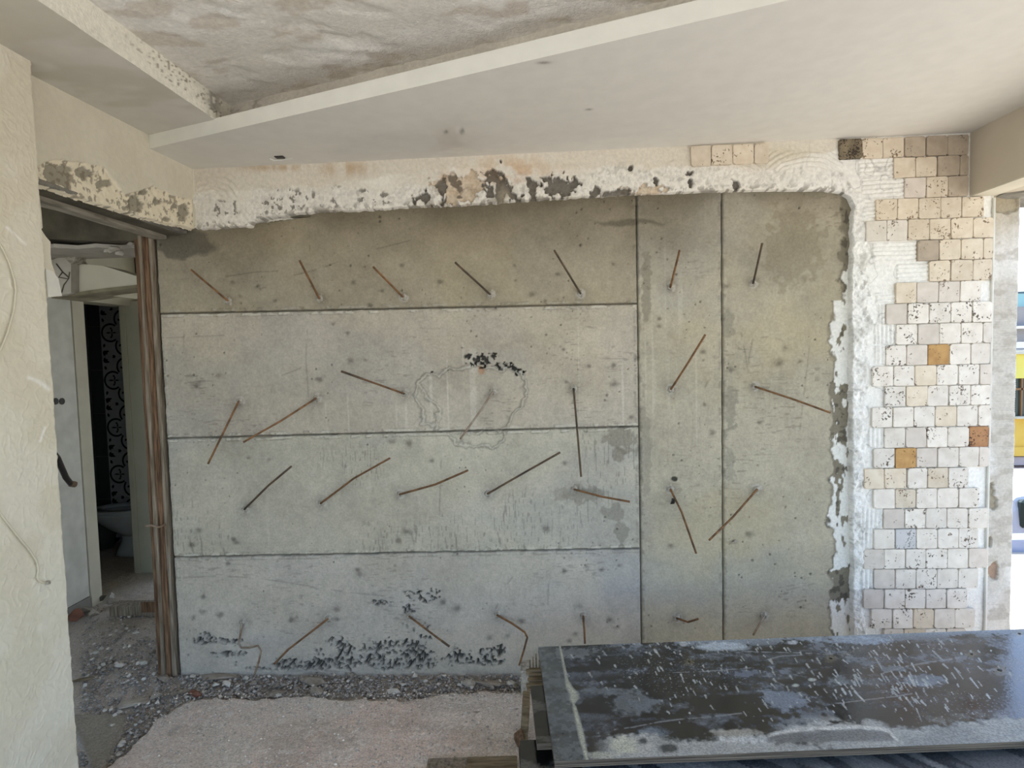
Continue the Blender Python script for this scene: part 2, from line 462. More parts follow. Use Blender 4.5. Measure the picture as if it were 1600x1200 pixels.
RODS = [  # points in the photo (foot at the wall first), material, label
    ([(357, 470), (298, 421)], 'r', 'slanting rust-orange rod, first of the top row from the wooden post'),
    ([(500, 467), (468, 407)], 'r', 'steep brown rod, second of the top row from the wooden post'),
    ([(630, 464), (583, 417)], 'r', 'bright rust-orange slanting rod, third of the top row from the wooden post'),
    ([(766, 460), (711, 410)], 'b', 'dark brown slanting rod below the blackened plaster hole, top row'),
    ([(907, 459), (866, 391)], 'b', 'long steep rod of the top row, beside the tall vertical joint'),
    ([(1047, 449), (1062, 391)], 'r', 'short upright rust-red rod high on the narrow concrete strip'),
    ([(1176, 443), (1191, 380)], 'b', 'short upright dark rod high on the concrete nearest the stone tiles'),
    ([(632, 615), (533, 580)], 'rb', 'two-tone rod, dark tip, falling towards the round mortar patch'),
    ([(495, 622), (440, 657), (380, 691)], 'r', 'long orange rod hanging slantwise across the middle horizontal joint'),
    ([(374, 627), (325, 725)], 'r', 'thin orange rod nearest the wooden post in the middle rows'),
    ([(770, 612), (752, 640), (719, 686)], 'g', 'curved grey rod hanging over the round mortar patch'),
    ([(896, 607), (900, 650), (908, 745)], 'b', 'long rod hanging nearly straight down beside the round mortar patch'),
    ([(1048, 608), (1075, 567), (1102, 523)], 'r', 'long dark rust rod rising on the narrow concrete strip at mid height'),
    ([(1179, 604), (1240, 624), (1298, 645)], 'r', 'long rod pointing towards the white mortar edge at mid height'),
    ([(383, 795), (420, 758), (455, 729)], 'b', 'rising dark rod of the third panel, first from the wooden post'),
    ([(502, 786), (552, 748), (609, 716)], 'r', 'kinked rising brown rod, second from the wooden post in the third panel'),
    ([(625, 772), (680, 757), (731, 735)], 'r', 'flat rising orange rod crossing a fine vertical line in the third panel'),
    ([(762, 771), (820, 738), (875, 707)], 'b', 'long rising dark rod leaving a mortar knob in the third panel'),
    ([(897, 764), (940, 776), (984, 784)], 'r', 'low flat rod over damp stains next to the tall vertical joint'),
    ([(1047, 764), (1065, 800), (1088, 865)], 'r', 'falling rod with a black scrap caught on it'),
    ([(1182, 764), (1145, 808), (1108, 844)], 'r', 'falling orange rod crossing the second vertical joint'),
    ([(379, 973), (376, 990), (373, 1005), (377, 1012), (390, 1012), (403, 1009), (408, 1017), (404, 1035), (397, 1056)], 'g',
     'rod bent into a double hook, lowest next to the wooden post'),
    ([(513, 966), (480, 992), (450, 1015), (428, 1038)], 'r', 'long drooping orange rod of the bottom row above the black honeycombed concrete'),
    ([(640, 962), (668, 985), (702, 1010)], 'rb', 'drooping rod with rusty middle in the honeycombed bottom panel'),
    ([(777, 960), (800, 974), (820, 988), (824, 996), (818, 1018), (811, 1040)], 'r', 'rod bent sharply downward near the corner of the black sheets'),
    ([(911, 962), (913, 985), (914, 1006)], 'r', 'short rust-red rod dropping straight behind the black sheet'),
    ([(1057, 965), (1075, 972), (1091, 967)], 'r', 'tiny V-bent rust rod low on the narrow concrete strip'),
    ([(1193, 962), (1185, 978), (1177, 992)], 'g', 'short grey rod low on the concrete nearest the stone tiles'),
]


def honey(c):
    """Mask of honeycombed concrete along the foot of the wall and above the patch."""
    u, v = c['u'], c['v']
    n = 26 * (fbm(u / 22, v / 22, 5, 3) - .5)
    e = lambda cx, cy, rx, ry: 1 - np.hypot((u - cx) / rx, (v - cy) / ry) + n / 20
    m = np.maximum.reduce([e(640, 1012, 52, 30), e(560, 1028, 60, 20), e(470, 1038, 60, 10), e(600, 1037, 95, 11), e(525, 1003, 16, 14), e(318, 1000, 18, 13), e(345, 1003, 30, 6),
                           e(355, 1021, 40, 6), e(420, 1044, 40, 4), e(715, 1030, 34, 13), e(760, 1022, 16, 8), e(748, 1034, 40, 7), e(780, 1018, 12, 9)])
    m2 = np.maximum.reduce([e(752, 566, 30, 14), e(690, 583, 14, 6), e(788, 573, 16, 8), e(812, 582, 8, 5), e(650, 930, 40, 14) - .25, e(640, 950, 14, 12) - .2, e(600, 942, 24, 6) - .2])
    return np.clip(m * 2.2, 0, 1), np.clip(m2 * 2, 0, 1)


def conc_h(c):
    X, Z, u, v = c['X'], c['Z'], c['u'], c['v']
    h = .003 * (fbm(X * 2, Z * 2, 1) - .5) + .0012 * (fbm(X * 30, Z * 30, 2) - .5)
    # board edges: a shallow recess at every edge with drips of laitance beside it
    ex = np.minimum(X - c['x0'], c['x1'] - X); ez = np.minimum(Z - c['z0'](X), c['z1'](X) - Z)
    e = np.minimum(ex, ez)
    rag = .004 * (fbm(X * 25, Z * 25, 3) - .5)
    h = h - .016 * (1 - ss(.0005, .0065, e + rag))
    fin = ss(.47, .56, fbm(X * 26, Z * 40, 4, 4)) * (1 - ss(.003, .014, np.abs(e + rag - .012))) * np.where(ez < ex, 1.0, .45)
    h = h + .008 * fin * c['fin']
    c['finm'] = fin * c['fin']; c['e'] = e + rag
    # round patch of mortar
    if c['x0'] < -1 and c['zmid'] > .7 and c['zmid'] < 1.8:
        u2 = u + 14 * (fbm(u / 12, v / 12, 8, 4) - .5); v2 = v + 14 * (fbm(u / 12, v / 12, 9, 4) - .5)
        d = np.minimum(np.minimum(pl_dist(u2, v2, PATCH), pl_dist(u2, v2, PATCH2)), pl_dist(u2, v2, PATCH3))
        h = h + .007 * np.exp(-(d / (1.2 + 3.2 * fbm(u / 15, v / 15, 13, 2))) ** 2) * ss(.25, .5, fbm(u / 20, v / 20, 17, 3))
        f1_, f2_ = worley(u / 26, v / 26, 6)
        frag = np.exp(-((f2_ - f1_) / .05) ** 2) * (np.abs(u - 668) < 20) * (v > 590) * (v < 672)
        h = h + .004 * frag
        c['pd'] = d
    else:
        c['pd'] = np.full_like(u, 99.)
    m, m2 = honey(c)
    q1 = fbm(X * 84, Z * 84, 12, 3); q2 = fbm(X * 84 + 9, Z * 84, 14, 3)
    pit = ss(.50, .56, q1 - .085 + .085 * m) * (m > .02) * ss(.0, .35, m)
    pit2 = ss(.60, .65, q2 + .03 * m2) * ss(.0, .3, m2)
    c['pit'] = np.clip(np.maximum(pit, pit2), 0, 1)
    h = h - .034 * c['pit'] + .012 * np.maximum(m, m2 * .7) * (fbm(X * 40, Z * 40, 16, 3) - .3) * (1 - c['pit'])
    # bug holes
    b1, _ = worley(X * 13, Z * 13, 7)
    rad = .02 + .09 * vn(X * 13, Z * 13, 19) ** 2
    bh = (1 - ss(rad * .6, rad, b1)) * ss(.5, .65, vn(X * 5, Z * 5, 4))
    h = h - .006 * bh
    c['bh'] = bh; c['hm'] = np.maximum(m, m2 * .5)
    # pocket under the plaster where the pour stopped short
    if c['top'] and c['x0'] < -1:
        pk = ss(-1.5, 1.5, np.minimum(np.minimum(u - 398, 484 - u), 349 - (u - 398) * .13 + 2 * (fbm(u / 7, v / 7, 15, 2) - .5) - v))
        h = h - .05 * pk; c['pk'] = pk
    return h


def conc_c(c):
    X, Z, u, v = c['X'], c['Z'], c['u'], c['v']
    col = np.ones(X.shape + (3,)) * lin(c['base'])
    lo = fbm(X * 1.6 + 3, Z * 1.6, 21, 4)
    mid = fbm(X * 6, Z * 6, 22, 4)
    fine = fbm(X * 40, Z * 40, 23, 3)
    col *= (1 + .34 * (lo - .5) + .34 * (mid - .5) + .22 * (fine - .5))[..., None]
    col = mixc(col, (176, 160, 118), .5 * ss(.52, .72, fbm(X * 2.2, Z * 2.2, 25, 4)) * c['yel'])
    col = mixc(col, (150, 152, 154), .55 * ss(.5, .7, fbm(X * 1.8, Z * 2.6, 27, 4)) * c['grey'])
    # board-grain dashes and dribbles
    hd = ss(.76, .86, vn(X * 34, Z * 170, 31)) * ss(.48, .7, fbm(X * 4, Z * 4, 32, 3))
    vd = ss(.72, .82, vn(X * 190, Z * 30, 33)) * ss(.5, .68, fbm(X * 2.5, Z * 2.5, 34, 3))
    col *= (1 - .30 * hd * c['hd'] - .32 * vd * c['vd'])[..., None]
    wl = ss(.80, .9, vn(X * 60, Z * 1.4, 35)) * ss(.45, .6, fbm(X * 3, Z * 3, 36, 3)) * c['wl']
    col = mixc(col, (206, 200, 184), .45 * wl)
    # damp along the top, with its own ragged edge
    top = c['z1'](X)
    if c['top']:
        dz = top - Z
        nz = fbm(X * 3.2, Z * 3.2, 41, 4); nf = fbm(X * 14, Z * 14, 42, 4)
        col *= (1 - .44 * ss(.0, .16, .10 + .22 * (nz - .35) - dz + .05 * nf))[..., None]
        col *= (1 - .30 * ss(.0, .5, .45 + .5 * (nz - .5) - dz))[..., None]
        col = mixc(col, (120, 104, 74), .35 * ss(.05, .5, .45 + .5 * (nz - .5) - dz))
        bl = ss(0, 8, 26 - np.hypot((u - 285) / 2.2, v - 380) + 20 * (nf - .5)) * (u < 360)
        col = mixc(col, (78, 74, 62), .7 * bl)
        st = ss(0, 5, 9 - np.abs(v - 347 - 14 * (nf - .5)) * 1.0 - np.abs(u - 985) / 9)
        col = mixc(col, (88, 82, 66), .7 * st)
    for (sx, sy, sr_) in SPOTS:
        if u.min() - 20 < sx < u.max() + 20 and v.min() - 20 < sy < v.max() + 20:
            d = np.hypot((u - sx) / sr_, (v - sy) / sr_ / .8) + 1.2 * (fine - .5)
            col *= (1 - .5 * np.exp(-(d * 1.25) ** 2))[..., None]
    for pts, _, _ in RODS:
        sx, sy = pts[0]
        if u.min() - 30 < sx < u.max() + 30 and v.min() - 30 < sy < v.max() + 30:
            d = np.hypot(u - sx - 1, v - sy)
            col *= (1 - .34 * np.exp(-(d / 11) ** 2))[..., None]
            col = mixc(col, (190, 184, 172), .6 * np.exp(-((d - 6) / 2.2) ** 2) * (fine > .48))
    for p in SCR:
        a = np.array(p)
        if a[:, 0].max() < u.min() or a[:, 0].min() > u.max() or a[:, 1].max() < v.min() or a[:, 1].min() > v.max(): continue
        d = pl_dist(u, v, p)
        col *= (1 - .30 * np.exp(-((d + .8 * (mid - .5)) / 1.1) ** 2) * ss(.35, .5, fbm(X * 20, Z * 20, 24, 2)))[..., None]
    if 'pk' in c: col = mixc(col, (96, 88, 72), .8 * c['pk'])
    # damp brown patches beside the tall joint
    nf = fbm(u / 10, v / 10, 51, 3)
    def blob(cx, cy, rx, ry, k, a=.6):
        nonlocal col
        m = ss(-.05, .18, 1 - np.hypot((u - cx) / rx, (v - cy) / ry) + 1.5 * (nf - .5))
        col = mixc(col, k, a * m)
    if c['x0'] < -1:
        blob(972, 687, 26, 22, (122, 114, 98)); blob(965, 707, 12, 14, (122, 114, 98)); blob(912, 772, 26, 14, (130, 124, 108)); blob(875, 771, 16, 12, (138, 132, 116), .5)
        blob(961, 799, 20, 12, (126, 121, 106)); blob(971, 833, 10, 16, (126, 121, 106))
        blob(735, 592, 60, 18, (150, 140, 120), .3); blob(752, 577, 5, 8, (176, 120, 70), .6)
    else:
        blob(1010, 455, 8, 60, (124, 118, 100), .6); blob(1008, 700, 9, 90, (134, 128, 112), .5); blob(1140, 640, 12, 40, (126, 122, 106), .6); blob(1138, 505, 10, 20, (126, 122, 106), .5)
        blob(1140, 730, 9, 24, (132, 128, 112), .5); blob(1236, 385, 50, 60, (116, 106, 80), .35)
        blob(1053, 748, 5, 4, (40, 38, 32), .9)
    pdm = np.exp(-((c['pd'] - 2.2) / 1.5) ** 2)
    col *= (1 - .38 * pdm)[..., None]
    col = mixc(col, (196, 190, 174), .5 * np.exp(-(c['pd'] / 1.7) ** 2))
    col = mixc(col, (198, 192, 176), .75 * c['finm'] * ss(.36, .5, fine))
    col *= (1 - .30 * np.exp(-((c['finm'] - .35) / .16) ** 2))[..., None]
    col *= (1 - .42 * (1 - ss(.0005, .007, c['e'])))[..., None]
    col = mixc(col, (150, 148, 142), .5 * c['hm'])
    col = mixc(col, (58, 55, 50), .85 * c['pit'])  # shade inside the voids painted into the pit colour
    col *= (1 - .5 * c['bh'])[..., None]
    if c['x1'] > 1.3:      # rough raw strip and remains of white paint beside the mortar edge
        n1 = fbm(u / 16, v / 16, 61, 4); n2 = fbm(u / 7, v / 9, 62, 3)
        edge = 1297 + 12 * (n1 - .5) * 2 + np.where(v < 470, 16, 0)
        raw = ss(-2, 3, u - edge)
        col = mixc(col, (112, 104, 86), .8 * raw)
        col *= (1 - .5 * raw * ss(.56, .66, n2))[..., None]
        bias = np.interp(v, [300, 410, 425, 470, 595, 605, 690, 700, 760, 775, 885, 895, 925, 935, 990], [-.5, -.5, .02, .2, .22, -.16, -.10, .06, .07, .18, .2, -.35, -.3, .16, .2])
        wh = ss(.0, .05, fbm(u / 9, v / 20, 63, 4) - .5 + bias) * ss(-1, 3, u - edge - 3) * (u < 1332)
        col = mixc(col, (226, 224, 216), .95 * wh)
        c['raw'] = raw
    return desat(col, .15)


Jx1, Jx2, Xl, Xr = .517, .932, -1.930, 1.60
j1 = lambda X: np.interp(X, [-1.94, .517], [1.893, 1.878])
j2 = lambda X: np.interp(X, [-1.94, .517], [1.245, 1.262])
j3 = lambda X: np.interp(X, [-1.94, .517], [.614, .636])
zero = lambda X: np.zeros_like(np.asarray(X, float)) - .06
ztop = lambda X: np.zeros_like(np.asarray(X, float)) + 2.44
panels = [
    (Xl, Jx1, j1, ztop, dict(base=(158, 147, 124), yel=.5, grey=.1, hd=.12, vd=.1, wl=.0, top=True, fin=.5)),
    (Xl, Jx1, j2, j1, dict(base=(178, 168, 150), yel=.3, grey=.3, hd=1, vd=.2, wl=1, top=False, fin=1)),
    (Xl, Jx1, j3, j2, dict(base=(178, 171, 152), yel=.15, grey=.5, hd=.3, vd=1, wl=.4, top=False, fin=1)),
    (Xl, Jx1, zero, j3, dict(base=(182, 174, 160), yel=.25, grey=.7, hd=.8, vd=.2, wl=.2, top=False, fin=.5)),
    (Jx1, Jx2, zero, ztop, dict(base=(172, 163, 140), yel=.8, grey=.5, hd=.5, vd=.3, wl=.5, top=True, fin=.6)),
    (Jx2, Xr, zero, ztop, dict(base=(168, 159, 136), yel=.8, grey=.35, hd=1, vd=.2, wl=.2, top=True, fin=.5)),
]
for (x0, x1, z0, z1, par) in panels:
    def hf(c, x0=x0, x1=x1, z0=z0, z1=z1, par=par):
        c.update(par); c.update(x0=x0, x1=x1, z0=z0, z1=z1, zmid=float(z0(0.) + z1(0.)) / 2)
        return conc_h(c)
    za, zb = float(np.min(z0(np.array([x0, x1])))), float(np.max(z1(np.array([x0, x1]))))

    def sx(X, Z, z0=z0, z1=z1, za=za, zb=zb):
        t = (Z - za) / (zb - za)
        return X, z0(X) * (1 - t) + z1(X) * t
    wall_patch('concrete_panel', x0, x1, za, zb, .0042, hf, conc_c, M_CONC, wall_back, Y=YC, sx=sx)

# --- old plaster band over the concrete and the tile bed beside it (one height field, cut out where the concrete is bare)
LOWER = [(290, 358), (303, 357), (392, 354), (397, 344), (420, 338), (482, 333), (486, 331), (560, 328), (660, 322), (720, 321), (800, 314), (860, 311), (900, 308), (1000, 303),
         (1100, 299), (1200, 297), (1290, 297), (1316, 301), (1328, 309), (1334, 322)]
RIGHTE = [(322, 1334), (400, 1331), (440, 1330), (600, 1330), (700, 1330), (800, 1331), (900, 1332), (1000, 1333)]
HOLES = [(715, 290, 30, 22, 'tan'), (745, 290, 14, 10, 'tan'), (786, 297, 26, 26, 'dark'), (690, 298, 6, 20, 'dark'), (664, 310, 14, 9, 'dark'), (715, 305, 26, 14, 'tan'),
         (832, 300, 9, 18, 'dark'), (875, 292, 26, 16, 'dark'), (930, 300, 12, 10, 'dark'), (985, 264, 5, 6, 'dark'), (960, 302, 26, 6, 'dark'), (1010, 297, 30, 8, 'tan'),
         (1079, 281, 5, 11, 'dark'), (1150, 290, 6, 9, 'dark'), (1025, 283, 4, 6, 'dark')]
COMB = [(1340, 245, 1396, 278, 'h'), (1346, 278, 1412, 312, 'h'), (1350, 312, 1368, 342, 'h'), (1362, 376, 1432, 408, 'h'), (1400, 412, 1452, 442, 'h'), (1368, 458, 1399, 475, 'h'),
        (1366, 506, 1399, 538, 'v'), (1372, 475, 1384, 506, 'v'), (1366, 540, 1384, 570, 'v'), (1354, 668, 1381, 700, 'v'), (1342, 794, 1380, 826, 'v'), (1345, 826, 1364, 858, 'v'),
        (1345, 888, 1364, 920, 'v')]
TILE_ROWS = [  # y of the row's top and bottom in the photo at x = 1430, then the tiles' edges
    (213, 245, [1311, 1346.8, 1379.5, 1413, 1446.8, 1480.5, 1513.8]),
    (245, 277, [1396, 1430.8, 1464.3, 1499.3, 1513.3]),
    (277, 309.5, [1413, 1446.8, 1480.5, 1513.8]),
    (309.5, 342.5, [1368, 1401.8, 1435, 1469.5, 1502.5, 1537.5]),
    (342.5, 375.5, [1352, 1385.5, 1418.3, 1452, 1485.8, 1520, 1553]),
    (375.5, 408, [1433, 1467, 1500.8, 1535.5, 1551]),
    (408, 441, [1451, 1485, 1519.3, 1550]),
    (441, 473.5, [1399, 1432, 1466.3, 1500, 1533.8]),
    (473.5, 506, [1384, 1417.5, 1451.3, 1485, 1518.3, 1550]),
    (506, 538.5, [1400, 1433.8, 1467.5, 1501.3, 1535.5, 1550]),
    (538.5, 571, [1384, 1416.3, 1449.5, 1483.8, 1517, 1547]),
    (571, 603, [1363, 1396.3, 1429.3, 1463, 1496.8, 1530, 1549]),
    (603, 635, [1382, 1415.5, 1449.3, 1482, 1516.3, 1548]),
    (635, 667.5, [1362, 1394.5, 1427.5, 1460.5, 1494.3, 1528.3, 1548]),
    (667.5, 699.5, [1381, 1414.5, 1447.5, 1480, 1513.8, 1545]),
    (699.5, 731, [1365, 1398, 1431.3, 1464.3, 1497.5, 1529.5, 1545]),
    (731, 763, [1350, 1382, 1416.8, 1448.8, 1481.3, 1513]),
    (763, 794.5, [1365, 1398.8, 1431.3, 1463.8, 1497.5, 1529.5]),
    (794.5, 826, [1380, 1413.3, 1445.8, 1479.5, 1512.5, 1544]),
    (826, 857.5, [1365, 1398.3, 1431.3, 1464.3, 1497.5, 1529]),
    (857.5, 888.5, [1349, 1381.3, 1414.3, 1446.3, 1480, 1513, 1544]),
    (888.5, 920, [1365, 1398.3, 1430.8, 1463.8, 1496.8, 1529]),
    (920, 951, [1349, 1381.3, 1413.8, 1445.8, 1478.3, 1511]),
    (951, 982, [1361, 1394.3, 1426.8, 1459.3, 1492, 1523]),
    (982, 1013, [1381, 1411.8, 1445, 1478, 1510]),
]


def inside_lower(u, v):
    low = np.interp(u, [p[0] for p in LOWER], [p[1] for p in LOWER])
    rag = np.interp(u, [900, 1060], [5, 1.2]) * (fbm(u / 9, v / 9, 71, 3) - .5)
    low = low + rag
    re = np.interp(v, [p[0] for p in RIGHTE], [p[1] for p in RIGHTE]) + 7 * (fbm(u / 12, v / 12, 72, 3) - .5)
    # signed distance-like (px): positive in plaster
    a = low - v                 # above the lower edge
    b = u - re
    return np.maximum(a, b)


def band_h(c):
    X, Z, u, v = c['X'], c['Z'], c['u'], c['v']
    s = inside_lower(u, v)
    c['s'] = s
    edge = ss(-1.2, 1.2, s)
    h = -.05 * (1 - edge)                                     # falls back behind the concrete face
    # rough broken fringe along the edge: thick lumpy mortar
    fw = np.where(u < 1325, np.interp(u, [300, 400, 600, 700, 900, 1000, 1100, 1200, 1325], [58, 50, 30, 46, 44, 48, 46, 38, 34]), np.interp(v, [300, 420, 540, 640, 990], [28, 34, 30, 26, 20]))
    fw = fw * (.6 + .8 * fbm(u / 26, v / 26, 73, 3))
    fr = (1 - ss(.75, 1.02, s / fw)) * edge * np.where(u < 1325, ss(-1, 8, s), 1.0)
    c['fr'] = fr
    lump = fbm(X * 20, Z * 20, 74, 5); l2 = fbm(X * 75, Z * 75, 75, 3)
    f1, f2 = worley(X * 24, Z * 24, 8)
    ridge = np.where(u > 1325, 1.0, .55)
    h = h + fr * ridge * (.026 * (lump - .42) + .010 * (l2 - .5) + .005 * (1 - f1))
    # smooth bed with trowel texture; combed adhesive
    sm = (1 - fr) * edge
    h = h + sm * (.006 * (fbm(X * 5, Z * 12, 76, 3) - .5) + .0016 * (l2 - .5))
    com = np.zeros_like(u)
    for (a, b, d, e_, o) in COMB:
        m = ss(-1, 2, np.minimum(np.minimum(u - a, d - u), np.minimum(v - b, e_ - v)) + 3 * (l2 - .5))
        q = (Z if o == 'h' else X) + .004 * (fbm(X * 9, Z * 9, 77, 2) - .5)
        ph = (q / .0205 + 1.2 * (fbm(X * 3, Z * 3, 79, 2) - .5)) % 1.0
        wv = ss(.06, .26, np.minimum(ph, 1 - ph))
        com = np.maximum(com, m * wv); h = np.where(m > .3, h * (1 - m) + m * (.001 + .0065 * wv), h)
    # arcs of the notched trowel over the concrete
    arc = ss(-3, 4, np.minimum(np.minimum(u - 1108, 1318 - u), np.minimum(v - 236, 286 - v)))
    rad = np.where(u < 1195, np.hypot(u - 1120, v - 330), np.hypot(u - 1262, (v - 330) * 1.0))
    ph = (rad / 7.2 + .8 * (fbm(u / 20, v / 20, 80, 2) - .5)) % 1.0
    wv = ss(.05, .3, np.minimum(ph, 1 - ph))
    h = h + arc * (1 - fr) * .006 * wv
    arc2 = ss(-3, 6, np.minimum(np.minimum(u - 306, 372 - u), np.minimum(v - 270, 310 - v)))
    h = h + arc2 * .004 * ss(.3, .7, .5 + .5 * np.cos(np.hypot(u - 330, v - 325) * 2 * math.pi / 9))
    # holes knocked through to the old concrete
    c['hole_d'] = np.zeros_like(u); c['hole_t'] = np.zeros_like(u)
    nn = fbm(u / 9, v / 9, 78, 4)
    for (hx, hy, rx, ry, k) in HOLES:
        m = ss(0, .10, 1 - np.hypot((u - hx) / rx, (v - hy) / ry) + 2.6 * (nn - .5)) * edge
        key = 'hole_d' if k == 'dark' else 'hole_t'
        c[key] = np.maximum(c[key], m)
    hm = np.maximum(c['hole_d'], c['hole_t'] * .6)
    h = h - hm * (.022 + .014 * (lump - .5))
    # the groove that separates the mortar ridge from the raw concrete; step from ridge to thin bed
    gro = np.exp(-((u - np.interp(v, [470, 1000], [1327.5, 1331]) - 1.5 * (l2 - .5)) / 1.8) ** 2) * ss(440, 480, v)
    h = h - .02 * gro * edge
    c['com'] = com; c['edge'] = edge; c['sm'] = sm
    return h


def band_c(c):
    X, Z, u, v = c['X'], c['Z'], c['u'], c['v']
    col = np.ones(X.shape + (3,)) * lin((222, 213, 196))
    n1 = fbm(X * 4, Z * 9, 81, 4); n2 = fbm(X * 22, Z * 22, 82, 4); n3 = fbm(X * 60, Z * 60, 83, 3)
    col = mixc(col, (234, 228, 214), ss(.4, .65, n1) * .8)
    col = mixc(col, (228, 222, 210), c['fr'] * .8)
    rt = ss(1180, 1340, u)
    col = mixc(col, (236, 234, 228), rt * .85)
    # thin cream strip of old paint left under the ceiling, water stains
    old = ss(-2, 3, np.interp(u, [300, 500, 700, 900, 1080, 1200, 1330], [300, 292, 262, 262, 262, 262, 226]) + 14 * (n2 - .5) - v) * (u < 1320)
    col = mixc(col, (214, 203, 181), old * .7)
    st = np.maximum(np.exp(-((u - 540) / 34) ** 2 - ((v - 263) / 11) ** 2), np.exp(-((u - 430) / 46) ** 2 - ((v - 262) / 5) ** 2))
    col = mixc(col, (184, 146, 92), .75 * st * ss(.3, .6, fbm(X * 30, Z * 6, 84, 3)))
    st = np.exp(-((u - 800) / 60) ** 2 - ((v - 268) / 22) ** 2) + .8 * np.exp(-((u - 688) / 24) ** 2 - ((v - 285) / 16) ** 2)
    col = mixc(col, (206, 160, 104), .7 * np.clip(st, 0, 1) * ss(.3, .6, n2))
    st = np.exp(-((u - 1225) / 40) ** 2 - ((v - 240) / 10) ** 2)
    col = mixc(col, (208, 198, 172), .7 * st)
    # dark flecks of old concrete between the crumbs
    fl = ss(.59, .63, fbm(X * 62, Z * 46, 85, 4)) * ss(.46, .58, fbm(X * 9, Z * 9, 86, 3)) * c['fr'] * np.where(u < 650, 1.0, np.where(u > 1320, .45, .35))
    col = mixc(col, (112, 104, 90), .85 * fl)
    nr = (1 - ss(0, 14, c['s'])) * ss(.52, .58, fbm(X * 40, Z * 40, 87, 4)) * (u < 1320)
    col = mixc(col, (122, 112, 94), .7 * nr)
    tn = c['hole_t'] * (1 - c['hole_d'])
    col = mixc(col, (206, 180, 144), .75 * tn)
    col = mixc(col, (190, 160, 122), .5 * tn * ss(.5, .65, n2))
    sp = tn * ss(.60, .68, fbm(X * 26, Z * 26, 88, 3))
    col = mixc(col, (86, 74, 58), .8 * sp)
    dk = c['hole_d']
    col = mixc(col, (84, 74, 58), .85 * dk)
    arch = np.exp(-((u - 786) / 9) ** 2 - ((v - 306) / 12) ** 2)
    col = mixc(col, (176, 162, 134), .8 * arch)
    # cement smears between ridge and bed on the tile side
    sm = ss(.55, .64, fbm(X * 10, Z * 10, 89, 4)) * rt * c['fr']
    col = mixc(col, (186, 182, 170), .5 * sm)
    cr_ = np.exp(-((fbm(u / 26, v / 40, 90, 3) - .5) / .012) ** 2) * rt * (1 - c['fr']) * (u < 1400)
    col *= (1 - .35 * cr_)[..., None]
    col *= (1 - .12 * c['fr'] * ss(.5, .38, fbm(X * 75, Z * 75, 75, 3)))[..., None]
    return desat(col, .22)


zsof = lambda x: 2.607 + (x + 1.693) * .0085
def band_keep(c):
    return (c['s'] > -3) & (c['Z'] < zsof(c['X']) + .02)
def band_top(X, Z): return X, Z
wall_patch('plaster_band', -1.70, 1.52, 2.25, 2.66, .0033, band_h, band_c, M_PLAS, wall_back, keep=band_keep, Y=0.0)
wall_patch('tile_bed', 1.52, 2.20, -.02, 2.66, .0033, band_h, band_c, M_PLAS, wall_back, keep=band_keep, Y=0.0)
# recess in the beam's edge, and the concrete above the bare panels
box('old_lintel', -1.95, 1.62, .035, .074, 2.36, 2.95, M_DARK, wall_back)

# --- tumbled travertine tiles, each one a piece of the wall
TM = {}


def tile_mesh(w_, h_, d_, seed, m):
    key = (round(w_, 3), seed % 6, m.name)
    if key in TM: return TM[key]
    rr = random.Random(seed)
    bm = bmesh.new()
    o = .004
    pts = []
    hw, hh = w_ / 2, h_ / 2
    for sx_, sz_ in ((-1, -1), (1, -1), (1, 1), (-1, 1)):
        k = rr.uniform(.003, .010)
        cx, cz = sx_ * hw, sz_ * hh
        a = (cx - sx_ * k, cz); b = (cx, cz - sz_ * k)
        pts += [a, b] if sx_ * sz_ < 0 else [b, a]
    jit = [(x + rr.uniform(-.0012, .0012), z + rr.uniform(-.0012, .0012)) for x, z in pts]
    back = [bm.verts.new((x, 0, z)) for x, z in jit]
    mid = [bm.verts.new((x, -d_ + .0025, z)) for x, z in jit]
    fr = [bm.verts.new((x * .965, -d_ + rr.uniform(-.0008, .0008), z * .965)) for x, z in jit]
    n = len(jit)
    for i in range(n):
        j = (i + 1) % n
        bm.faces.new((back[i], back[j], mid[j], mid[i])); bm.faces.new((mid[i], mid[j], fr[j], fr[i]))
    bm.faces.new(fr)
    bmesh.ops.recalc_face_normals(bm, faces=bm.faces)
    me = bpy.data.meshes.new('tile'); bm.to_mesh(me); bm.free(); me.materials.append(m)
    TM[key] = me
    return me


rt_ = random.Random(5)
SPECIAL = {(0, 0): T_DARK, (0, 1): T_TAN, (1, 0): T_TAN, (2, 2): T_GREY, (5, 0): T_GREY, (7, 0): T_TAN, (7, 1): T_PINK, (7, 2): T_PINK, (10, 2): T_GOLD, (14, 4): T_ORNG,
           (15, 1): T_GOLD, (19, 1): T_GLOSS, (8, 3): T_PALEP, (13, 0): T_PALEP, (16, 1): T_TAN, (11, 4): T_PALEP, (1, 2): T_GREY, (1, 3): T_GREY, (0, 5): T_GREY, (0, 4): T_GREY,
           (0, 3): T_GREY, (9, 0): T_PALEP, (17, 1): T_TAN}


def place_tile(xa, xb, za, zb, m, seed):
    ww = xb - xa - .0022; hh = zb - za - .0022
    me = tile_mesh(round(ww, 3), hh, .0125 + (seed % 5) * .0008, seed, m)
    o = bpy.data.objects.new('tile', me)
    link(o, wall_back)
    o.location = ((xa + xb) / 2, -.001, (za + zb) / 2)
    o.rotation_euler = (rt_.uniform(-.012, .012), rt_.uniform(-.008, .008), rt_.uniform(-.012, .012))
    return o


